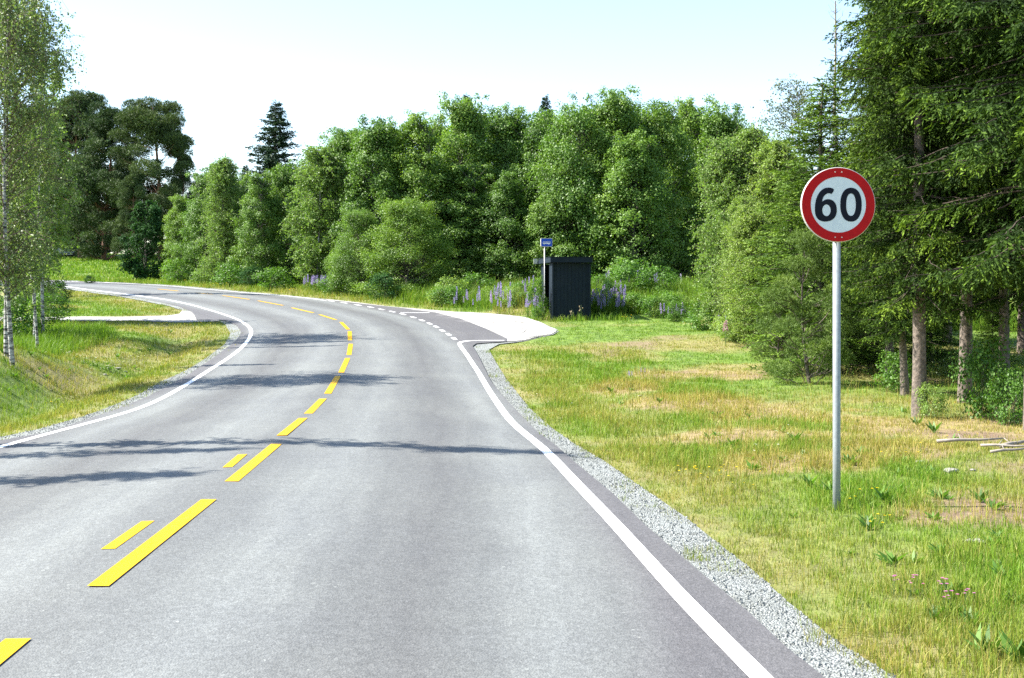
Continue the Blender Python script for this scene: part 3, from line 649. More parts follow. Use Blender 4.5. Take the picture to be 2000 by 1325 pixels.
def spruce(seed, H, Rr, base, whorl=.36, nb=6, spray=.12, sw=.036, den=1.0, hang=1.0, leaf='spruce', bare=0, rt=.0085):
    rng = np.random.RandomState(seed); mb = MB(); bm = MB(); LP = []; LA = []; LT = []; LL = []
    ts = np.linspace(0, 1, 14); off = rng.normal(0, .01 * H, 2)
    TP = np.array([[off[0] * math.sin(3 * t), off[1] * math.sin(2.3 * t), -.2 + (H + .2) * t] for t in ts])
    mb.tube(TP, [rt * H * (1 - .93 * t) * (1.25 if i == 0 else 1) + .006 for i, t in enumerate(ts)], 10, False)
    z = base; 
    while z < H - .1:
        tt = (z - base) / (H - base); L0 = Rr * min(1, (1 - tt) ** .8 * 1.08 + .02) * (.72 + .28 * min(1, tt * 5))
        for b in range(nb):
            L = L0 * rng.uniform(.65, 1.15)
            if rng.rand() < .06: L *= 1.2
            an = rng.uniform(0, 6.28); d = np.array([math.cos(an), math.sin(an), 0]); sd = np.array([-d[1], d[0], 0])
            zz_ = z + rng.uniform(-.15, .15); pitch = .40 * tt - .10 + rng.normal(0, .07)      # up near the top, level then drooping lower down
            n = max(4, int(L / .22)); B = []
            for j in range(n + 1):
                q = j / n; B.append(np.array([0, 0, zz_]) + d * L * q + np.array([0, 0, L * (pitch * q - (.34 - .20 * tt) * q * q + .22 * q ** 3)]) + rng.normal(0, .012, 3) * (j > 0))
            B = np.array(B); bm.tube(B, [(.004 + .0045 * L) * (1 - .85 * j / n) + .002 for j in range(n + 1)], 4, False)
            m = int(L / .085 * den) + 2; q = rng.uniform(.03 if tt > .10 else .16, 1, m) ** .85; k = np.minimum((q * n).astype(int), n - 1); g = (q * n - k)[:, None]
            p = B[k] * (1 - g) + B[k + 1] * g; side = rng.choice([-1, 1], m)[:, None]
            tl = (.16 + .36 * L * (1.02 - q) * .5) * rng.uniform(.6, 1.3, m)
            hg = hang * (.35 + .65 * rng.rand(m)) * (1 - .75 * tt)
            td = unit(side * sd * .9 + d * .55 + np.stack([np.zeros(m), np.zeros(m), -hg * 1.1], -1) + rng.normal(0, .18, (m, 3)))
            ks = np.maximum(3, (tl / spray * 2.9).astype(int)); rep = np.repeat(np.arange(m), ks)
            s_ = np.concatenate([np.linspace(.05, 1, kk) for kk in ks]); r = len(rep)
            pp = p[rep] + td[rep] * (tl[rep] * s_)[:, None] + np.stack([np.zeros(r), np.zeros(r), -.35 * hg[rep] * tl[rep] * s_ ** 2], -1)
            LP.append(pp); LA.append(td[rep] + rng.normal(0, .42, (r, 3)) + np.stack([np.zeros(r), np.zeros(r), -.25 * hg[rep] * s_], -1))
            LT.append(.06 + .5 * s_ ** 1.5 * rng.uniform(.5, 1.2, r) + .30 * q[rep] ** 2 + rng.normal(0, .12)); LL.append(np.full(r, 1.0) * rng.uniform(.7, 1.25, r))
        z += whorl * rng.uniform(.8, 1.2) * (1 - .45 * tt)
    # leader
    LP.append(TP[-1] + rng.normal(0, .03, (14, 3)) + np.linspace(-.4, .1, 14)[:, None] * np.array([0, 0, 1])); LA.append(rng.normal(0, .5, (14, 3)) + np.array([0, 0, .8])); LT.append(np.full(14, .6)); LL.append(np.ones(14))
    LP = np.vstack(LP); LA = np.vstack(LA); tone = np.concatenate(LT); sz = np.concatenate(LL); n = len(LP)
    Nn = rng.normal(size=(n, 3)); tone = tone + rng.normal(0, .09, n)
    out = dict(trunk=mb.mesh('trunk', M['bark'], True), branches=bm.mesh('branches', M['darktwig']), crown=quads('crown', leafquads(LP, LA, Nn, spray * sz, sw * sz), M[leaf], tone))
    return out
def pine(seed, H, Rr, base, npad, bark='pinebark', tuft=.26, tw=.05, per=330, leaf='pine', low=.0, padr=.26, trunk_r=.018, flat=.42):
    rng = np.random.RandomState(seed); mb = MB(); ts = np.linspace(0, 1, 12)
    TP = np.array([[.05 * H * math.sin(2.6 * t + seed), .03 * H * math.sin(2 * t + 1), -.2 + H * .95 * t] for t in ts])
    mb.tube(TP, [trunk_r * H * (1 - .85 * t) for t in ts], 9, False); bm = MB(); P = []; A = []; TT = []
    for i in range(npad):
        t = rng.uniform(base / H, 1.0); tt = (t - base / H) / (1 - base / H); an = rng.uniform(0, 6.28)
        env = (1 - .72 * tt ** 2.6) * (low + (1 - low) * min(1, .35 + tt * 2.0)); rad = Rr * env * rng.uniform(.2, 1.0) ** .8
        zc = H * t * .98 + rng.normal(0, .02 * H); c = np.array([rad * math.cos(an), rad * math.sin(an), zc])
        zt = max(.1, zc - rad * rng.uniform(.1, .5)); j = int(np.clip(zt / (H * .95) * 11, 0, 10)); a = TP[j]
        limb(bm, a, c - np.array([0, 0, .15]), trunk_r * H * .28 * (1.15 - t), .015, rng, 5, rng.uniform(-.15, .2), 5)
        pr = Rr * padr * rng.uniform(.6, 1.3); n = int(per * (pr / (Rr * padr)) ** 2)
        dv = unit(rng.normal(size=(n, 3)) + np.array([0, 0, .3])) * (rng.rand(n) ** .4)[:, None] * np.array([pr, pr, pr * flat])
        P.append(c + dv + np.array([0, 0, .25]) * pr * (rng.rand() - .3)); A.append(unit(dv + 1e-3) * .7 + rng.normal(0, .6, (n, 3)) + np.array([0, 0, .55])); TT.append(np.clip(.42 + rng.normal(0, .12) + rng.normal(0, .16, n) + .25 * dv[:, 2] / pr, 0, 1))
    P = np.vstack(P); A = unit(np.vstack(A)); TT = np.concatenate(TT)
    # each tuft is three fanned needle bundles
    Q = []; Tn = []
    for k in range(3):
        a = A + rng.normal(0, .45, A.shape); L = tuft * rng.uniform(.7, 1.2, len(A)); Q.append(leafquads(P, a, rng.normal(size=A.shape), L, np.full(len(A), tw))); Tn.append(TT)
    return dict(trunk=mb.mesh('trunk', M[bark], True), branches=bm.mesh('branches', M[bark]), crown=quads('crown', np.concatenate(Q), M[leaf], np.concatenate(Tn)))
def place(kind, parts, px, D, label, cat='tree', H=None, Href=None, rz=0, wx=1.0, group=None, X=None, dz=0, tilt=None):
    x = (px - CX) / FOC * D if X is None else X
    s = 1.0 if H is None else H / Href
    o = empty(kind, (x, D, T(x, D) + dz), rz, (s * wx, s * wx, s)); tag(o, label, cat, group)
    if tilt: o.rotation_euler = (tilt[0], tilt[1], rz)
    for nm, me in parts.items():
        obj(nm, me, o)
    return o
def topH(y, D, x): return (HY - y) * D / FOC + CAM - T((x - CX) / FOC * D, D)

# alders of the wood
AP = lambda t: np.clip(.8 + .7 * t, 0, 1) * np.clip(1.0 - t ** 2.2, 0.03, 1) ** .55 * 1.05
AL = [broadleaf(11, 10, 3.0, .3, 210, 46000, .125, AP, csize=.17), broadleaf(12, 10, 2.7, .3, 190, 42000, .125, AP, stems=2, tone0=.06, csize=.18), broadleaf(13, 10, 3.3, .4, 240, 50000, .125, AP, tone0=-.06, csize=.165),
      broadleaf(14, 10, 4.2, .1, 260, 48000, .125, prof_=lambda t: (1 - t * .85) ** .5, stems=3, tone0=.04, csize=.15), broadleaf(15, 10, 2.6, .3, 180, 42000, .125, AP, tone0=.10, csize=.18)]
BI = [birch(21, 9, 1.75, .5, 190, .085, 11, 17), birch(22, 9, 1.9, .15, 260, .075, 12, 17, bush=.75, tone0=.1), birch(23, 10, 1.7, 1.6, 110, .085, 10, 13, tone0=-.05)]
SLIM = birch(24, 12, .40, 2.2, 70, .085, 7, 10)
GRP = 'leafy trees along the edge of the wood'
alders = [  # px, top row, D, half width px, variant, label
 (352,385,77,32,4,'low leafy tree at the left end of the wood beside the dark tree'),
 (398,345,74,40,1,'rounded light green tree second from the left end of the wood'),
 (505,345,69,42,1,'leafy alder in front of the tall dark spruce'),
 (560,330,70,48,0,'leafy alder between the dark spruce and the pale birch'),
 (668,262,64,62,2,'dense alder rising right of the pale roadside birch'),
 (735,240,62,66,0,'tall alder with a dark bare stem showing in its crown'),
 (815,232,62,70,1,'alder in the middle of the wood left of the highest crowns'),
 (905,196,64,70,4,'bright topped alder above the left part of the flower bank'),
 (985,218,65,62,0,'alder left of the small spruce tip above the wood'),
 (1060,228,64,62,2,'alder below the small spruce tip above the wood'),
 (1130,215,61,64,3,'alder directly above the blue sign'),
 (1205,186,61,76,0,'highest dark green alder above the bus shelter'),
 (1290,210,62,64,2,'alder right of the highest dark crown'),
 (1350,205,66,60,1,'dark alder above the shaded gap at the right of the wood'),
 (1412,216,64,46,0,'last alder at the right end of the wood behind the birches'),
 (800,395,57,92,3,'low broad alder bush bulging out to the road verge'),
 (700,415,59,60,3,'low alder bush beside the lilac flowers under the birch'),
 (905,330,62,72,1,'mid height alder in front of the bright topped one'),
 (990,345,61,62,2,'shaded alder over the left part of the flower bank'),
 (1090,330,60,58,1,'alder whose low leaves show just over the blue sign'),
 (1235,268,59,76,4,'sunlit bright green alder directly behind the bus shelter'),
 (1322,360,66,42,2,'dark shaded alder beside the gap right of the shelter'),
]
for i, (px, ty, D, hw, v, lab) in enumerate(alders):
    H = topH(ty, D, px); rr = hw * D / FOC; ref = [3.0, 2.7, 3.3, 4.2, 2.6][v]
    place('alder_tree', AL[v], px, D, lab, 'tree', H, 10.2, rz=i * 1.7, wx=min(1.35, max(.85, rr / (ref * H / 10.2) * 1.22)), group=GRP)
back = [(430,330,84),(470,350,86),(610,320,78),(700,262,76),(770,258,76),(860,240,77),(950,230,78),(1020,240,78),(1100,232,76),(1170,222,75),(1250,215,75),(1330,222,75),(1400,240,74),(1450,260,72),(1500,300,66),(1560,330,60)]
BL = ['behind the second tree from its left end', 'just left of the tall dark spruce', 'behind the pale roadside birch', 'left of the tree with the bare stem', 'behind the tree with the bare stem', 'between the bare stem and the bright top', 'right of the bright topped alder', 'left of the small spruce tip', 'right of the small spruce tip', 'above and right of the blue sign', 'behind the highest dark crown', 'right of the highest dark crown', 'above the shaded gap', 'behind the left birch of the bright clump', 'behind the right birch of the bright clump', 'between the bright birches and the young spruce']
for i, (px, ty, D) in enumerate(back):
    H = topH(ty, D, px)
    place('alder_tree', AL[i % 5], px, D, 'back row tree ' + BL[i], 'tree', H, 10.2, rz=i * 2.3, wx=1.0, group='hidden back row trees of the wood')
# birches along and beside the wood
birches = [(443,290,71,1,1.0,'BI','pointed narrow birch near the left end of the wood'), (622,268,63,0,1.15,'BI','pale roadside birch with thin stems above lilac flowers'),
           (1428,240,40,1,.9,'BI','left front birch of the bright pale clump right of the wood'), (1462,222,41,1,1.0,'BI','middle birch of the bright pale clump right of the wood'),
           (1500,240,39,1,1.0,'BI','right birch of the bright pale clump beside the young spruce'), (1560,270,40,1,1.1,'BI','birch behind the young spruce and the pale clump'),(1650,300,46,1,1.2,'BI','birch filling the back below the bare treetop'),(1440,360,37,1,.8,'BI','low birch bush at the foot of the bright pale clump'),(1480,380,35,1,.95,'BI','low birch bush between the pale clump and the young pine')]
for i, (px, ty, D, v, wx, _, lab) in enumerate(birches):
    H = topH(ty, D, px); place('birch_tree', BI[v], px, D, lab, 'tree', H, 9.3, rz=i * 2.1, wx=wx * (1.3 if H < 6 else 1.12), group='birches')
gb = birch(31, 10, 1.5, 3.2, 90, .07, 8, 9, leaf='birch_gray'); place('birch_tree', gb, 1556, 42, 'thin grey-green birch crown against the sky left of the bare treetop', 'tree', topH(108, 42, 1556), 10.6, group='birches', wx=1.15)
# left foreground birches
lb = birch(41, 8.8, 1.65, 1.5, 125, .055, 11, 12, twigs=True, leaf='birch_green'); lb2 = birch(42, 8.4, 1.5, 1.7, 100, .055, 11, 13, leaf='birch_green')
place('birch_tree', lb, 28, 25.0, 'white trunked birch at the left edge, front one of the pair', 'tree', 8.4, 8.8, group='birches', rz=.6)
place('birch_tree', lb2, 12, 25.9, 'white trunked birch at the left edge, behind and left of its twin', 'tree', 9.0, 8.5, group='birches', rz=2)
place('birch_tree', lb2, -20, 37, 'birch behind the white trunked pair at the left edge', 'tree', 12.5, 8.5, group='birches', rz=1)
place('birch_tree', BI[0], 62, 44, 'farthest birch behind the pair at the left edge', 'tree', 8.5, 9.3, group='birches', rz=3)
# those left of the frame whose shadows fall across the road
for i, (tip, D, H, wx, lab) in enumerate([(.5, 14.7, 10.2, 1.0, 'slender birch left of the frame, its shadow reaching the right road edge'), (-3.3, 13.6, 7.9, .8, 'shorter slender birch left of the frame beside the tallest one'), (-2.7, 11.3, 7.8, 1.0, 'slender birch left of the frame nearest the camera'), (-3.4, 8.9, 5.6, .8, 'small slender birch left of the frame nearest the camera'),
      (-5.4, 30, 7.5, .6, 'slender birch beside the white trunked pair'), (-4.6, 36.5, 11.0, .8, 'slender birch behind the white trunked pair'), (-5.0, 34.8, 10.0, .5, 'second slender birch behind the white trunked pair'),
      (-12.0, 58, 13, 1.6, 'birch on the inside of the bend whose shadow crosses the far road'), (-22, 68, 15, 2.4, 'large birch on the inside of the far bend'), (-29, 71, 15, 2.4, 'large birch farther round the inside of the bend')]):
    X = tip - H / math.tan(R(SUN_EL)) * .97
    place('birch_tree', SLIM, 0, D, lab, 'tree', H, 12, rz=i, X=X, wx=wx * 12 / H * .9, group='birches on the left bank')

# dark broadleaf at the bend, Scots pines, spruces
place('maple_tree', broadleaf(51, 5.2, 1.6, .1, 60, 12000, .15, bark='alderbark', leaf='rowan', stems=2, prof_=lambda t: (np.sin(np.pi * np.clip(t * .8 + .15, 0, 1))) ** .6), 290, 79, 'dark green small leafy tree standing alone at the bend before the pines', 'tree', topH(393, 79, 290), 5.4, wx=1.0)
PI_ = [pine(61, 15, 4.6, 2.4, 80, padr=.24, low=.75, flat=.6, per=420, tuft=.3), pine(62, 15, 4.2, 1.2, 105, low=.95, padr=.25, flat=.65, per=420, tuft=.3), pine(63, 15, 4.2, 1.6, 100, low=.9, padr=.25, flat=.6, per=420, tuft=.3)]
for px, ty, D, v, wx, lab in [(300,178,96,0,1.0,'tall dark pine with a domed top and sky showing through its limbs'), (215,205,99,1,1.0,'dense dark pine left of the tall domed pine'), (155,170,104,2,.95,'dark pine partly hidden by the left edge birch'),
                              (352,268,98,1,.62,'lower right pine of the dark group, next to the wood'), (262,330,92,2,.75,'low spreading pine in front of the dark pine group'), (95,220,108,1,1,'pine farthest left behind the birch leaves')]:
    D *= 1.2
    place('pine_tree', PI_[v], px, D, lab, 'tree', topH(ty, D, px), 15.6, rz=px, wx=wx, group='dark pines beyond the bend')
SF = spruce(71, 14, 3.4, .8, .36, 8, .17, .07, 1.5, .8, leaf='spruce_far')
place('spruce_tree', SF, 540, 84, 'tall dark pointed spruce standing above the wood', 'tree', topH(198, 84, 540), 14.1, wx=1.3, group='spruces')
place('spruce_tree', SF, 1066, 80, 'spruce with only its thin tip above the middle of the wood', 'tree', topH(186, 80, 1066), 14.1, wx=.8, rz=2, group='spruces')
place('spruce_tree', SF, 912, 84, 'spruce with a tiny tip over the bright topped alder', 'tree', topH(184, 84, 912), 14.1, wx=.8, rz=4, group='spruces')
for i, (px, ty, D) in enumerate([(415,318,150),(400,340,128),(480,322,110),(560,345,112),(640,330,115),(60,330,150),(120,352,158),(180,350,165),(20,340,150),(230,360,160),(340,372,158),(385,352,150),(-20,300,140),(140,400,150),(200,405,152),(90,395,148),(300,400,150)]):
    place('spruce_tree', SF, px, D, 'distant dark spruce seen small beyond the bend', 'tree', topH(ty, D, px), 14.1, wx=1.1, rz=i, group='distant spruces beyond the field')
# right hand spruces, close
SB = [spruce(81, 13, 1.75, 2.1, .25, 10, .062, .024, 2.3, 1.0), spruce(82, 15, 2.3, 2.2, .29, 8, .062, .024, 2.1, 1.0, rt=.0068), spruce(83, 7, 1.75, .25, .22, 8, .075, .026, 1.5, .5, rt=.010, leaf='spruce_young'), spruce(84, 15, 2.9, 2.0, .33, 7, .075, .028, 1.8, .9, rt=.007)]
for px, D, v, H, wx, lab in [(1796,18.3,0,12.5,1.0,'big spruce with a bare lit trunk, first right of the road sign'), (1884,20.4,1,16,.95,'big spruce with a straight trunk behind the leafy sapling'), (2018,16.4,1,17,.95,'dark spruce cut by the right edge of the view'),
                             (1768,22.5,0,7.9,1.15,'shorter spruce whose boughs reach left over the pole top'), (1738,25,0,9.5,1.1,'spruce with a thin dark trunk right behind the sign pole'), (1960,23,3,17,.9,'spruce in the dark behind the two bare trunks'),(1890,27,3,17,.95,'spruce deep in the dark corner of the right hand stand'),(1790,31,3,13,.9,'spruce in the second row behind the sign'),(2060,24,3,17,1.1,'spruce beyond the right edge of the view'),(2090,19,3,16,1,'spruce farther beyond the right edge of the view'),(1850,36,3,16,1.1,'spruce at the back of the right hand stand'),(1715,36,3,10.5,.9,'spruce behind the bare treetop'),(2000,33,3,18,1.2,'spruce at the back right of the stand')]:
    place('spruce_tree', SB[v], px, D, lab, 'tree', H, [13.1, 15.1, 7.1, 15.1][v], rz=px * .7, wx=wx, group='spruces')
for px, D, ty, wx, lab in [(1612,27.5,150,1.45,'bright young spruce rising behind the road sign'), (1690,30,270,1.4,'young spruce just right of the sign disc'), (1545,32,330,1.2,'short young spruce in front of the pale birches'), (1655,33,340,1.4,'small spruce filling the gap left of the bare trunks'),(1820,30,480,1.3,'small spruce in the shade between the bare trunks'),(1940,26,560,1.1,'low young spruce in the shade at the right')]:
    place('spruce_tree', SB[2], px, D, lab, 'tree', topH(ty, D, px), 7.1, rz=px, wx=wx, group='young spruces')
YP = pine(91, 4.6, 1.35, .35, 60, bark='bark', tuft=.13, tw=.016, per=190, leaf='ypine', low=.95, padr=.26, trunk_r=.014, flat=.6)
place('pine_tree', YP, 1583, 24.6, 'young pine with a dark stem left of the sign pole', 'tree', topH(440, 24.6, 1583), 4.8, group='young pines')
place('pine_tree', YP, 1520, 27.5, 'smaller young pine left of the dark stemmed one', 'tree', topH(560, 27.5, 1520), 4.8, rz=2, wx=1.1, group='young pines')
place('pine_tree', YP, 1690, 28, 'young pine right of the sign pole', 'tree', topH(520, 28, 1690), 4.8, rz=4, wx=1.1, group='young pines')
# bare dead treetop
def dead_tree(seed, H):
    rng = np.random.RandomState(seed); mb = MB(); b = MB()
    for lx, hh in ((0, 1.0), (-.5, .72)):
        TP = [np.array([lx * t + rng.normal(0, .03), 0, H * hh * t]) for t in np.linspace(0, 1, 10)]; mb.tube(TP, [.09 * (1 - .9 * t) + .010 for t in np.linspace(0, 1, 10)], 6, False)
        for i in range(90 if lx == 0 else 40):
            t = rng.uniform(.35, .99); a = np.array([lx * t, 0, H * hh * t]); L = rng.uniform(.2, 1.0) * (1.25 - t); an = rng.uniform(0, 6.28)
            e = a + np.array([math.cos(an) * L, math.sin(an) * L, L * rng.uniform(.1, .8)]); P = limb(b, a, e, .012, .004, rng, 3, .1, 3)
            for k in range(3):
                q = P[rng.randint(1, 4)]; b.tube([q, q + rng.normal(0, .12, 3) + np.array([0, 0, .08])], [.004, .002], 3, False)
    return dict(trunk=mb.mesh('trunk', M['deadwood'], True), branches=b.mesh('branches', M['deadwood']))
place('dead_spruce_tree', dead_tree(5, 11), 1632, 34, 'leafless dead treetop with thin bare twigs above the young spruce', 'tree', topH(2, 34, 1632), 11)

# ------------------------------------------------------------------ shrubs, saplings, herbs
BU = [broadleaf(101, 1.5, .85, .05, 30, 2600, .085, leaf='herb', stems=3, tone0=.05, csize=.3), broadleaf(102, 1.4, .8, .05, 28, 2400, .08, leaf='birch', stems=3, tone0=.1, csize=.3), broadleaf(103, 1.5, .9, .05, 30, 2400, .09, leaf='rowan', stems=3, tone0=.2, csize=.3)]
for i, (px, D, H, v, wx, lab) in enumerate([
 (1235,50.5,1.5,0,1.25,'bright green shrub mound right of the bus shelter'), (1280,49.5,1.3,0,1.2,'second green shrub mound right of the shelter by the dark gap'), (1190,48.5,.95,2,.9,'small dark shrub in the shelter shadow'),
 (1318,44,.75,0,1.0,'low bright shrub below the lilac flower tuft'), (1052,45.3,1.6,0,.4,'thin yellowish sapling beside the front of the shelter'), (880,53.2,1.3,1,1.2,'pale shrub where the alders meet the flower bank'),
 (930,54.5,1.2,0,1.2,'pale green shrub at the left of the flower bank'), (1370,40.5,1.0,0,1.2,'leafy shrub at the foot of the pale birches'), (1440,36,1.1,1,1.1,'shrub between the pale birches and the meadow'),
 (1935,18.0,1.2,0,.7,'leafy sapling beside the dark trunk at the right edge'), (1975,17.2,.8,0,.7,'small leafy sapling in front of the trunk at the right edge'), (1815,18.0,.55,1,.8,'tiny leafy shoot at the foot of the bare trunk'), (1745,23,.75,0,1.0,'leafy shoot beside the thin dark trunk'),
 (90,42,1.1,0,1.3,'bushy shrub behind the birch pair left of the side track'), (20,36,1.3,0,1.3,'shrub behind the birch pair at the left edge'), (112,54,.9,2,1.2,'dark shrub at the far left bend of the road'), (60,50,1.2,0,1.5,'green bush above the side track at the left'),
 (445,67.5,1.3,0,1.4,'light shrub under the pointed birch'), (350,73.5,1.5,0,1.4,'shrub at the foot of the left end of the wood'), (540,63,1.2,0,1.5,'round bright shrub on the verge left of the pale birch'), (655,59,.95,0,1.4,'low green plants right of the lilac flowers under the birch'), (750,55,1.2,2,1.3,'shrub at the foot of the low broad alder'),
 (175,72.8,.5,2,1.2,'dark low plant on the far verge of the bend'), (860,51.8,.9,1,1.1,'small pale shrub at the lower edge of the alders'), (400,71,1.1,1,1.3,'pale shrub on the verge under the second tree of the wood'), (490,66,1.1,2,1.3,'darker shrub on the verge below the tall spruce')]):
    place('leafy_shrub', BU[v], px, D, lab, 'shrub', H, 1.55, rz=i * 1.3, wx=wx, group='shrubs and saplings')

rng = np.random.RandomState(77); HB = [broadleaf(111, .8, .55, .02, 26, 1700, .055, leaf='herb', stems=3, tone0=.2, csize=.34), broadleaf(112, .8, .5, .02, 24, 1500, .05, leaf='birch', stems=3, tone0=.1, csize=.34)]
for i in range(46):
    px = rng.choice([rng.uniform(850, 1068), rng.uniform(1160, 1345)]); D = rng.uniform(46.2, 52) if px < 1100 else rng.uniform(45.5, 51.5); x = (px - CX) / FOC * D
    if pdist([x], [D], BASE)[0] < 1.2 or inpoly([x], [D], BASE)[0]: continue
    place('meadow_herb', HB[i % 2], px, D, 'leafy green herb clump in the flower bank ' + ('left' if px < 1100 else 'right') + ' of the bus shelter', 'plant', rng.uniform(.4, .8), .82, rz=i, wx=1.2, group='herb clumps ' + ('left' if px < 1100 else 'right') + ' of the shelter')
def lupin_mesh(seed, petal):
    rng = np.random.RandomState(seed); n = 130; t = rng.rand(n); r = .045 * (1 - .75 * t); an = rng.uniform(0, 6.28, n)
    P = np.stack([r * np.cos(an), r * np.sin(an), .52 + .42 * t], -1); A = np.stack([np.cos(an), np.sin(an), np.full(n, .6)], -1)
    q = leafquads(P, A, rng.normal(size=(n, 3)), np.full(n, .045), np.full(n, .04)); sp = quads('flower_spike', q, M[petal], rng.rand(n))
    st = MB(); st.tube([(0, 0, 0), (.01, 0, .5), (0, 0, .93)], [.008, .007, .004], 5); C = []; A2 = []
    for k in range(9):
        an = rng.uniform(0, 6.28); h = rng.uniform(.1, .5); L = rng.uniform(.1, .2); c = np.array([math.cos(an) * L, math.sin(an) * L, h + .06])
        st.tube([(0, 0, h), c], [.003, .003], 3)
        for j in range(8): a = 2 * math.pi * j / 8; C.append(c); A2.append([math.cos(a), math.sin(a), .15])
    C = np.array(C); A2 = np.array(A2); nn = len(C); lf = quads('leaves', leafquads(C, A2, np.tile([0, 0, 1.], (nn, 1)) + rng.normal(0, .2, (nn, 3)), np.full(nn, .085), np.full(nn, .03)), M['herb'], rng.rand(nn))
    return dict(stem=st.mesh('stem', M['stem']), leaves=lf, flower_spike=sp)
LU = [lupin_mesh(1, 'lupin'), lupin_mesh(2, 'lupin')]; PL = lupin_mesh(3, 'pinklupin')
rng = np.random.RandomState(8); pos = []
def cluster(x0, x1, D0, D1, n, hs): 
    for _ in range(n): pos.append((rng.uniform(x0, x1), rng.uniform(D0, D1), rng.uniform(*hs)))
cl = [(880, 1065, 46.3, 52.5, 70, (.55, .95), 'lilac lupin in the flower bank left of the bus shelter', 'lupins left of the shelter'),
      (1156, 1222, 45.6, 49.5, 55, (.6, .95), 'lilac lupin in the thick patch right of the bus shelter', 'lupins right of the shelter'),
      (1030, 1062, 45.5, 47.5, 18, (.7, 1.0), 'lilac lupin close to the left front of the bus shelter', 'lupins in front of the shelter'),
      (1290, 1340, 43.5, 45, 14, (.5, .7), 'lilac lupin in the tuft over the low bright shrub', 'lupins over the low shrub'),
      (1180, 1330, 50.5, 53.5, 16, (.8, 1.1), 'lilac lupin showing over the back of the green mounds', 'lupins behind the green mounds'),
      (590, 650, 60.5, 62.5, 30, (.6, .95), 'lilac lupin at the foot of the pale roadside birch', 'lupins under the roadside birch'),
      (1395, 1430, 35.5, 38.5, 7, (.5, .8), 'lilac lupin at the foot of the bright birch clump', 'lupins under the bright birches'),
      (1225, 1290, 25.5, 27, 5, (.18, .26), 'short blue lupin alone in the meadow grass', 'short lupins in the meadow')]
for (x0, x1, D0, D1, n, hs, lab, grp) in cl:
    for i in range(n):
        px, D, h = rng.uniform(x0, x1), rng.uniform(D0, D1), rng.uniform(*hs); x = (px - CX) / FOC * D
        if abs(cdist(x, D)[0]) < 5.2 or inpoly([x], [D], BASE)[0]: continue
        place('lupin', LU[i % 2], px, D, lab, 'flower', h, .95, rz=i * 1.1, wx=.7, group=grp)
place('lupin', PL, 1417, 34.5, 'single pale pink lupin at the foot of the bright birches', 'flower', .75, .95, wx=1.5)
# flowers and broad-leaved weeds of the verge
def weed(seed, n, L, mat='herb', up=.7):
    rng = np.random.RandomState(seed); an = rng.uniform(0, 6.28, n); A = np.stack([np.cos(an), np.sin(an), rng.uniform(up * .5, up * 1.6, n)], -1)
    C = rng.normal(0, .02, (n, 3)); C[:, 2] = 0; l = L * rng.uniform(.6, 1.2, n)
    return dict(leaves=quads('leaves', leafquads(C, A, np.stack([-np.sin(an) * .3, np.cos(an) * .3, np.ones(n)], -1), l, l * .24), M[mat], rng.rand(n)), stem=MB().tube([(0, 0, -.02), (0, .01, L * .6)], [.004, .002], 4).mesh('stem', M['stem']))
WD = [weed(1, 12, .22), weed(2, 16, .17), weed(3, 10, .26, up=1.2)]
rng = np.random.RandomState(19); k = 0
while k < 70:
    px = rng.uniform(1060, 1995); py = rng.uniform(760, 1320); x, D = unt(px, py)
    u = cdist(x, D)[0]
    if inpoly([x], [D], BASE)[0] or u < 5.0 or u > 9.5 or (u > 7.2 and rng.rand() < .7): continue
    place('broadleaf_weed', WD[k % 3], 0, D, 'broad-leaved green weed in the grass of the right verge', 'plant', rng.uniform(.3, .75), 1, rz=k, X=x, group='weeds in the right verge'); k += 1
k = 0
while k < 36:
    px = rng.uniform(0, 440); py = rng.uniform(650, 860); x, D = unt(px, py)
    if inpoly([x], [D], BASE)[0] or cdist(x, D)[0] > -4.9: continue
    place('broadleaf_weed', WD[k % 3], 0, D, 'broad-leaved green weed on the left bank', 'plant', rng.uniform(.35, .8), 1, rz=k, X=x, group='weeds on the left bank'); k += 1
def flower(seed, petal, h, r, nh=1):
    rng = np.random.RandomState(seed); st = MB(); Q = []
    for i in range(nh):
        bx, by = rng.normal(0, .05, 2); hh = h * rng.uniform(.75, 1.1); st.tube([(0, 0, -.02), (bx, by, hh)], [.002, .0015], 3)
        n = 12; a = np.linspace(0, 6.28, n, endpoint=False); C = np.tile([bx, by, hh], (n, 1)); A = np.stack([np.cos(a), np.sin(a), rng.uniform(.1, .6, n)], -1)
        Q.append(leafquads(C, A, np.tile([0, 0, 1.], (n, 1)), np.full(n, r), np.full(n, r * .6)))
    Q = np.concatenate(Q); return dict(stem=st.mesh('stem', M['stem']), petals=quads('petals', Q, M[petal], rng.rand(len(Q))))
FY, FP, FW = flower(1, 'yellowpetal', .13, .014), flower(2, 'pinkpetal', .13, .013), flower(3, 'whitepetal', .13, .014)
def flowers(name, spots, me, lab, cat, grp, jit, n, seed, s=1):
    rng = np.random.RandomState(seed)
    for (px, py) in spots:
        for _ in range(n):
            x, D = unt(px + rng.normal(0, jit), py + rng.normal(0, jit * .4))
            if inpoly([x], [D], BASE)[0]: continue
            place(name, me, 0, D, lab, 'flower', s * rng.uniform(.8, 1.2) * (1 + max(0, D - 12) * .02), 1, rz=rng.uniform(0, 6), X=x, group=grp)
flowers('yellow_wildflower', [(1380,940),(1400,942),(1340,935),(1440,952),(1715,1035),(1700,985),(1880,860),(1850,800),(1760,900)], FY, 'small yellow flowers low in the verge grass near the sign', 'flower', 'yellow flowers in the right verge', 18, 6, 1, 1.0)
flowers('yellow_wildflower', [(996,716),(1060,660),(1240,630),(1270,640)], FY, 'yellow flowers in the grass beside the lay-by', 'flower', 'yellow flowers by the lay-by', 6, 4, 2, 1.2)
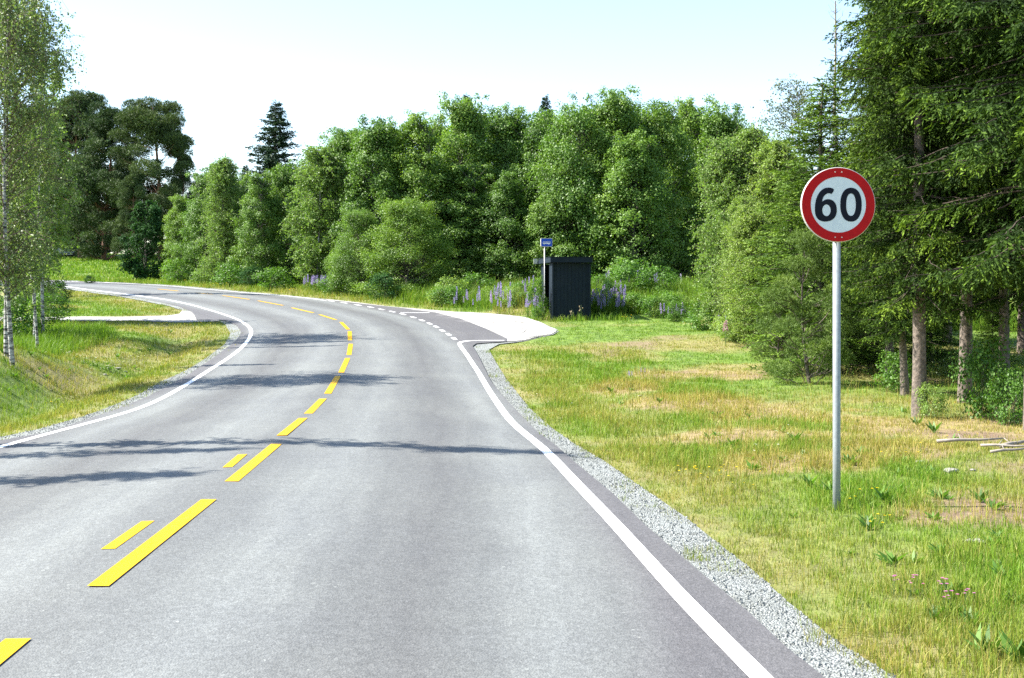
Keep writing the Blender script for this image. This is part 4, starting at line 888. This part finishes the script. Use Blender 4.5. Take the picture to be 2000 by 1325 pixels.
flowers('yellow_wildflower', [(360,563.5),(428,566),(570,577)], FY, 'orange-yellow flower tuft on the far verge of the bend', 'flower', 'yellow flowers on the far verge', 5, 9, 3, 1.5)
flowers('yellow_wildflower', [(380,640),(330,650),(420,632),(150,690),(100,800),(300,660)], FY, 'yellow flowers in the grass of the left bank', 'flower', 'yellow flowers on the left bank', 22, 7, 4, 1.0)
flowers('purple_clover', [(1755,1170),(1790,1172),(1840,1180),(1852,1202),(1880,1200)], FP, 'purple clover heads in the right verge near the bottom corner', 'flower', 'clover in the verge', 9, 5, 5, 1.0)
flowers('white_wildflower', [(1330,705),(1350,700),(1085,795),(1500,900),(1700,820),(1550,860),(1240,690)], FW, 'small white flowers in the meadow right of the road', 'flower', 'white flowers in the meadow', 22, 4, 6, 1.1)
flowers('white_wildflower', [(200,735),(225,725),(250,715),(180,720),(120,700)], FW, 'white flowers along the ditch left of the road', 'flower', 'white flowers by the ditch', 14, 10, 7, 1.3)
# berry scrub under the spruces, one mass
rng = np.random.RandomState(44); n = 60000; X = rng.uniform(4, 18, n); Y = rng.uniform(13, 34, n)
dens = sm(-.6, 1.2, X - (9.3 + (18 - Y) * -.0) + (Y - 20) * .15 + 2.2 * (fbm(X * .5, Y * .5, 90) - .5)); kk = rng.rand(n) < dens; X, Y = X[kk], Y[kk]; n = len(X)
Z = terr(X, Y) + rng.rand(n) * (.05 + .25 * fbm(X * .9, Y * .9, 66))
an = rng.uniform(0, 6.28, n); A = np.stack([np.cos(an), np.sin(an), rng.uniform(-.2, 1, n)], -1); l = rng.uniform(.03, .07, n)
tag(obj('berry_scrub', quads('berry_scrub', leafquads(np.stack([X, Y, Z], -1), A, rng.normal(size=(n, 3)) + np.array([0, 0, 1.]), l, l * .6), M['berry'], fbm(X, Y, 3) * .5 + rng.rand(n) * .5)), 'low berry scrub and leafy ground cover under the spruces', 'ground cover', kind='stuff')
# withered tall flower stalks before the shelter wall
def stalk(seed, h):
    rng = np.random.RandomState(seed); a = MB(); b = MB(); a.tube([(0, 0, -.05), (.01, 0, h * .6), (0, .01, h)], [.006, .005, .003], 4)
    for i in range(7):
        z = h * rng.uniform(.5, 1); an = rng.uniform(0, 6.28); e = np.array([math.cos(an) * .06, math.sin(an) * .06, z + .05]); a.tube([(0, 0, z - .04), e], [.003, .002], 3)
        b.tube([e - np.array([0, 0, .015]), e + np.array([0, 0, .01]), e + np.array([0, 0, .035])], [.01, .022, .012], 6)
    return dict(stem=a.mesh('stem', M['stem'], True), flower_head=b.mesh('flower_head', M['dryhead'], True))
place('withered_plant', stalk(1, .52), 1117, 43.9, 'shorter withered plant before the dark shelter wall', 'plant')
place('withered_plant', stalk(2, .66), 1135, 43.9, 'taller withered plant before the dark shelter wall', 'plant')
# stones and fallen wood
def rock(seed, r):
    rng = np.random.RandomState(seed); mb = MB(); v = []; f = []; nu, nv = 9, 6
    for j in range(nv + 1):
        for i in range(nu):
            a = 2 * math.pi * i / nu; b = math.pi * j / nv - math.pi / 2; k = r * (1 + .25 * math.sin(3 * a + seed) * math.cos(b) + rng.normal(0, .06))
            v.append((math.cos(a) * math.cos(b) * k * 1.3, math.sin(a) * math.cos(b) * k, math.sin(b) * k * .55))
    for j in range(nv):
        for i in range(nu): f.append((j*nu+i, j*nu+(i+1) % nu, (j+1)*nu+(i+1) % nu, (j+1)*nu+i))
    mb.add(v, f); return mb.mesh('stone', M['stone'], False)
RK = [rock(1, .075), rock(2, .06)]
for i, (px, py, s, lab) in enumerate([(1857,925,1.3,'pale stone in the grass below the leafy sapling'), (1900,921,.8,'flat pale stone right of the largest one'), (1800,906,1.0,'pale stone left of the largest one in the meadow'), (1895,1062,1.0,'left of two pale stones low at the right'), (1910,1063,.9,'right of two pale stones low at the right'), (230,722,1.6,'pale stone at the head of the ditch on the left'), (245,728,1.2,'smaller pale stone by the ditch on the left'), (205,733,1.1,'pale stone lower down the ditch on the left'), (1250,775,.8,'small pale stone in the meadow beyond the gravel edge')]):
    x, D = unt(px, py); o = obj('stone', RK[i % 2]); o.location = (x, D, T(x, D) + .015 * s); s *= .62; o.scale = (s, s, s * .8); o.rotation_euler = (0, 0, i * 1.3); tag(o, lab, 'stone', 'stones in the grass')
for i, (px, py, L, an, r, lab) in enumerate([(1830,872,.85,.05,.022,'long grey fallen branch lying left of the trunk at the right edge'), (1915,880,.55,-.5,.017,'short pale stick below the long fallen branch'), (1935,893,.5,.2,.018,'pale broken stick nearest the leafy sapling'), (1955,882,.6,.6,.028,'thick pale piece of wood at the foot of the sapling')]):
    x, D = unt(px, py); z = T(x, D) + .06; mb = MB(); rg = np.random.RandomState(i)
    mb.tube([(0, 0, 0), (L*.3*math.cos(an), L*.3*math.sin(an), .015), (L*.65*math.cos(an), L*.65*math.sin(an)+.03, .01), (L*math.cos(an), L*math.sin(an), .03)], [r, r*.9, r*.75, r*.4], 7)
    mb.tube([(L*.35*math.cos(an), L*.35*math.sin(an), .01), (L*.45*math.cos(an+.5), L*.45*math.sin(an+.5)-.03, .07)], [r*.4, r*.2], 5)
    o = obj('fallen_branch', mb.mesh('fallen_branch', M['deadwood'], True)); o.location = (x, D, z); tag(o, lab, 'branch', 'fallen wood')

# ------------------------------------------------------------------ speed limit sign
def curve_mesh(name, loops, ext_, mat):
    c = bpy.data.curves.new(name, 'CURVE'); c.dimensions = '2D'; c.fill_mode = 'BOTH'; c.extrude = ext_
    for L in loops:
        s = c.splines.new('POLY'); s.points.add(len(L) - 1); s.use_cyclic_u = True
        for p, q in zip(s.points, L): p.co = (q[0], q[1], 0, 1)
    o = bpy.data.objects.new(name, c); COL.objects.link(o); dg = bpy.context.evaluated_depsgraph_get()
    me = bpy.data.meshes.new_from_object(o.evaluated_get(dg)); bpy.data.objects.remove(o); me.name = name
    me.materials.clear(); me.materials.append(mat); return me
def ell(cx, cy, rx, ry, n=48, p=2.0):
    out = []
    for i in range(n):
        a = 2 * math.pi * i / n; ca, sa = math.cos(a), math.sin(a)
        out.append((cx + rx * abs(ca) ** (2/p) * (1 if ca > 0 else -1), cy + ry * abs(sa) ** (2/p) * (1 if sa > 0 else -1)))
    return out
def chaikin(P, it=3):
    P = [tuple(p) for p in P]
    for _ in range(it):
        Q = []
        for i in range(len(P)):
            a, b = P[i], P[(i+1) % len(P)]; Q += [(a[0]*.75+b[0]*.25, a[1]*.75+b[1]*.25), (a[0]*.25+b[0]*.75, a[1]*.25+b[1]*.75)]
        P = Q
    return P
sx, sD = unt(1634, 998); sz = T(sx, sD); spx = FOC / sD; rad = 72.8 / spx
zc = CAM + (HY - 401) / spx
sign = empty('speed_limit_sign', (sx, sD, sz)); tag(sign, 'round red-rimmed 60 speed limit sign on a grey steel pole', 'road sign')
hc = zc - sz
mb = MB(); mb.tube([(0, 0, -.3), (0, 0, .5), (0, 0, hc + rad * .86)], [.0335] * 3, 24); obj('pole', mb.mesh('pole', M['galv'], True), sign)
mb = MB(); mb.tube([(0, 0, hc + rad * .86), (0, 0, hc + rad * .87)], [.035, .03], 24); obj('pole_cap', mb.mesh('pole_cap', M['tyre']), sign)
fr = empty('sign_face_holder'); bpy.data.objects.remove(fr)
face_m = Matrix.Translation((.0, -.055, hc)) @ Matrix.Rotation(R(2), 4, 'Z') @ Matrix.Rotation(R(90), 4, 'X')
def face(name, me, dz, parent=sign):
    o = obj(name, me, parent); o.matrix_local = face_m @ Matrix.Translation((0, 0, dz)); return o
mb = MB(); mb.tube([(0, 0, -.028), (0, 0, -.004), (0, 0, 0)], [rad * 1.0, rad * 1.0, rad * .985], 72)
plate = face('plate', mb.mesh('plate', M['plate']), 0)
face('red_ring', curve_mesh('red_ring', [ell(0, 0, rad * .985, rad * .985, 72), ell(0, 0, rad * .745, rad * .745, 72)], .0012, M['signred']), .0018)
face('white_field', curve_mesh('white_field', [ell(0, 0, rad * .748, rad * .748, 72)], .0004, M['signwhite']), .0012)
k = rad / 239.0      # photo-enlargement units -> metres; disc centre at (328, 336)
def dg(P): return [((x - 327) * k, (336 - y) * k) for x, y in P]
six_o = chaikin([(302,240),(286,230),(262,226),(232,232),(204,256),(184,296),(175,345),(176,395),(192,428),(220,443),(250,445),(284,437),(309,412),(318,378),(314,338),(296,311),(268,300),(243,303),(226,314),(222,316),(228,290),(244,270),(264,262),(282,268),(284,268)], 2)
six_i = [(x, y) for x, y in [(250 + 27 * math.cos(a), 372 + 37 * math.sin(a)) for a in np.linspace(0, 2 * math.pi, 40, endpoint=False)]]
zo = [(408 + 69 * math.copysign(abs(math.cos(a)) ** .86, math.cos(a)), 336 + 108 * math.copysign(abs(math.sin(a)) ** .9, math.sin(a))) for a in np.linspace(0, 2 * math.pi, 64, endpoint=False)]
zi = [(408 + 31 * math.copysign(abs(math.cos(a)) ** .86, math.cos(a)), 336 + 71 * math.copysign(abs(math.sin(a)) ** .9, math.sin(a))) for a in np.linspace(0, 2 * math.pi, 64, endpoint=False)]
face('digit_six', curve_mesh('digit_six', [dg(six_o), dg(six_i)], .0012, M['signblack']), .0024)
face('digit_zero', curve_mesh('digit_zero', [dg(zo), dg(zi)], .0012, M['signblack']), .0024)
for (bx, by) in [(-.045, .87), (.045, .87), (-.045, -.87), (.045, -.87)]:
    mb = MB(); mb.tube([(bx * rad * 2, by * rad, 0), (bx * rad * 2, by * rad, .006)], [.006, .0045], 8); face('bolt', mb.mesh('bolt', M['plate']), .002)
for s in (.87, -.87):
    mb = MB(); mb.box((0, -.005, hc + s * rad), (.11, .075, .03), 0, .015); obj('clamp', mb.mesh('clamp', M['galv']), sign)

# ------------------------------------------------------------------ bus shelter
th = R(6.7); SD = 45.0; X0 = (1080 - CX) / FOC * SD; zS = T(X0 + .7, SD) - .02
sh = empty('bus_shelter', (X0, SD, zS), th); tag(sh, 'dark blue-black wooden bus shelter with a flat roof beside the lay-by', 'bus shelter')
W_, L_, H_ = 1.42, 2.9, 2.2       # local x: width of the end wall, local y: length away from the road view
def P(name, c, d, mat='shelter', bev=.006, lab=None, par=None):
    mb = MB(); mb.box(c, d, 0, bev); o = obj(name, mb.mesh(name, M[mat]), par or sh)
    if lab: o['label'] = lab
    return o
ew = P('end_wall', (W_/2, .02, H_/2), (W_, .04, H_))
mb = MB()
for i in range(1, 10): mb.box((W_ * i / 10, -.0035, H_/2), (.006, .004, H_ - .02))
obj('board_joints', mb.mesh('board_joints', M['signblack']), ew)
P('end_wall', (W_/2, L_ - .02, H_/2), (W_, .04, H_)); P('back_wall', (W_ - .02, L_/2, H_/2 - .004), (.04, L_ - .084, H_ - .01))
P('front_panel', (.0, .42, H_/2), (.045, .80, H_ - .004)); P('front_panel', (.0, L_ - .42, H_/2), (.045, .80, H_ - .004))
for (x, y) in ((.0, .0), (W_, .0), (.0, L_), (W_, L_)): P('corner_post', (x, y - (.012 if y == 0 else -.012), H_/2), (.075, .075, H_ + .004), bev=.004)
P('bench', (W_ - .28, L_/2, .45), (.38, L_ - .3, .04)); 
rf = P('roof', (W_/2 - .03, L_/2 - .05, H_ + .135), (W_ + .22, L_ + .42, .20), bev=.01)
P('roof_felt', (W_/2 - .03, L_/2 - .05, H_ + .242), (W_ + .26, L_ + .46, .014), bev=.01, par=rf)
P('fascia_end_panel', (-.06 - .20, L_ + .10, H_ + .14), (.16, .03, .21), 'pane', .004, 'pale greenish panel at the far roof corner')
P('white_box', (W_ + .065, .45, H_ - .25), (.09, .14, .17), 'whitebox', .01, 'small white box under the right eave')  # plain white box on the right side, no lamp in it
# ------------------------------------------------------------------ bus stop sign
bD = 46.2; bs = FOC / bD; bx = (1063.6 - CX) / bs; bz = T(bx, bD)
st = empty('bus_stop_sign', (bx, bD, bz)); tag(st, 'small blue bus stop sign with a white bus picture on a pale thin pole', 'road sign')
top = CAM + (HY - 466) / bs - bz
mb = MB(); mb.tube([(0, 0, -.2), (0, 0, top - .05)], [.021, .021], 12); obj('pole', mb.mesh('pole', M['plate'], True), st)
bm4 = Matrix.Translation((.08, -.075, top - .16)) @ Matrix.Rotation(R(10), 4, 'Z') @ Matrix.Rotation(R(90), 4, 'X')
def bf(name, me, dz): o = obj(name, me, st); o.matrix_local = bm4 @ Matrix.Translation((0, 0, dz)); return o
def rrect(w_, h_, r_, cx=0, cy=0):
    out = []
    for (sx_, sy_, a0) in ((1, 1, 0), (-1, 1, 90), (-1, -1, 180), (1, -1, 270)):
        for j in range(5): a = R(a0 + 22.5 * j); out.append((cx + sx_ * (w_/2 - r_) + r_ * math.cos(a), cy + sy_ * (h_/2 - r_) + r_ * math.sin(a)))
    return out
bf('sign_box', curve_mesh('sign_box', [rrect(.46, .33, .03)], .045, M['plate']), -.047)
bf('blue_face', curve_mesh('blue_face', [rrect(.425, .295, .022)], .001, M['blue']), .001)
bus = [rrect(.30, .10, .018, 0, -.01)] + [rrect(.044, .04, .004, -.112 + .056 * j, .010) for j in range(5)]
bf('bus_symbol', curve_mesh('bus_symbol', bus, .001, M['whitebox']), .003)
for x in (-.10, .09):
    bf('bus_symbol', curve_mesh('bus_symbol', [ell(x, -.066, .020, .020, 20)], .001, M['whitebox']), .0034)

# ------------------------------------------------------------------ parked car far off beside the farm track
cxp = (124 - CX) / FOC * 127; cz_ = T(cxp, 127)
car = empty('parked_car', (cxp, 127, cz_), R(20)); tag(car, 'grey-blue parked car far off beyond the field, behind birch leaves', 'car')
mb = MB(); prof2 = [(-2.1,.35),(-2.15,.75),(-1.95,.92),(-1.2,.98),(-.7,1.42),(.9,1.45),(1.55,1.0),(2.05,.9),(2.1,.4)]
n = len(prof2); v = [(x, s * (.85 if z < 1.1 else .66), z) for s in (-1, 1) for x, z in prof2]; f = [tuple(range(n)), tuple(range(n, 2*n))[::-1]] + [(i, n+i, n+(i+1) % n, (i+1) % n) for i in range(n)]
mb.add(v, f); obj('body', mb.mesh('body', M['carpaint']), car)
for s in (-1, 1):
    mb = MB(); q = [(-1.0, 1.02), (-.62, 1.36), (.82, 1.38), (1.3, 1.02)]; mb.add([(x, s * (.86 - (z - 1.02) * .45), z) for x, z in q], [(0, 1, 2, 3)]); obj('window', mb.mesh('window', M['glass']), car)
    for x in (-1.3, 1.3):
        mb = MB(); mb.tube([(x, s * .68, .32), (x, s * .88, .32)], [.32, .32], 18); obj('wheel', mb.mesh('wheel', M['tyre']), car)
0 and print('MESHES', [(o.name, T0) for o in bpy.data.objects if o.type == 'MESH' and (T0 := len(o.data.polygons)) > 150000][:30]); print('FACES', sum(len(o.data.polygons) for o in bpy.data.objects if o.type == 'MESH'))
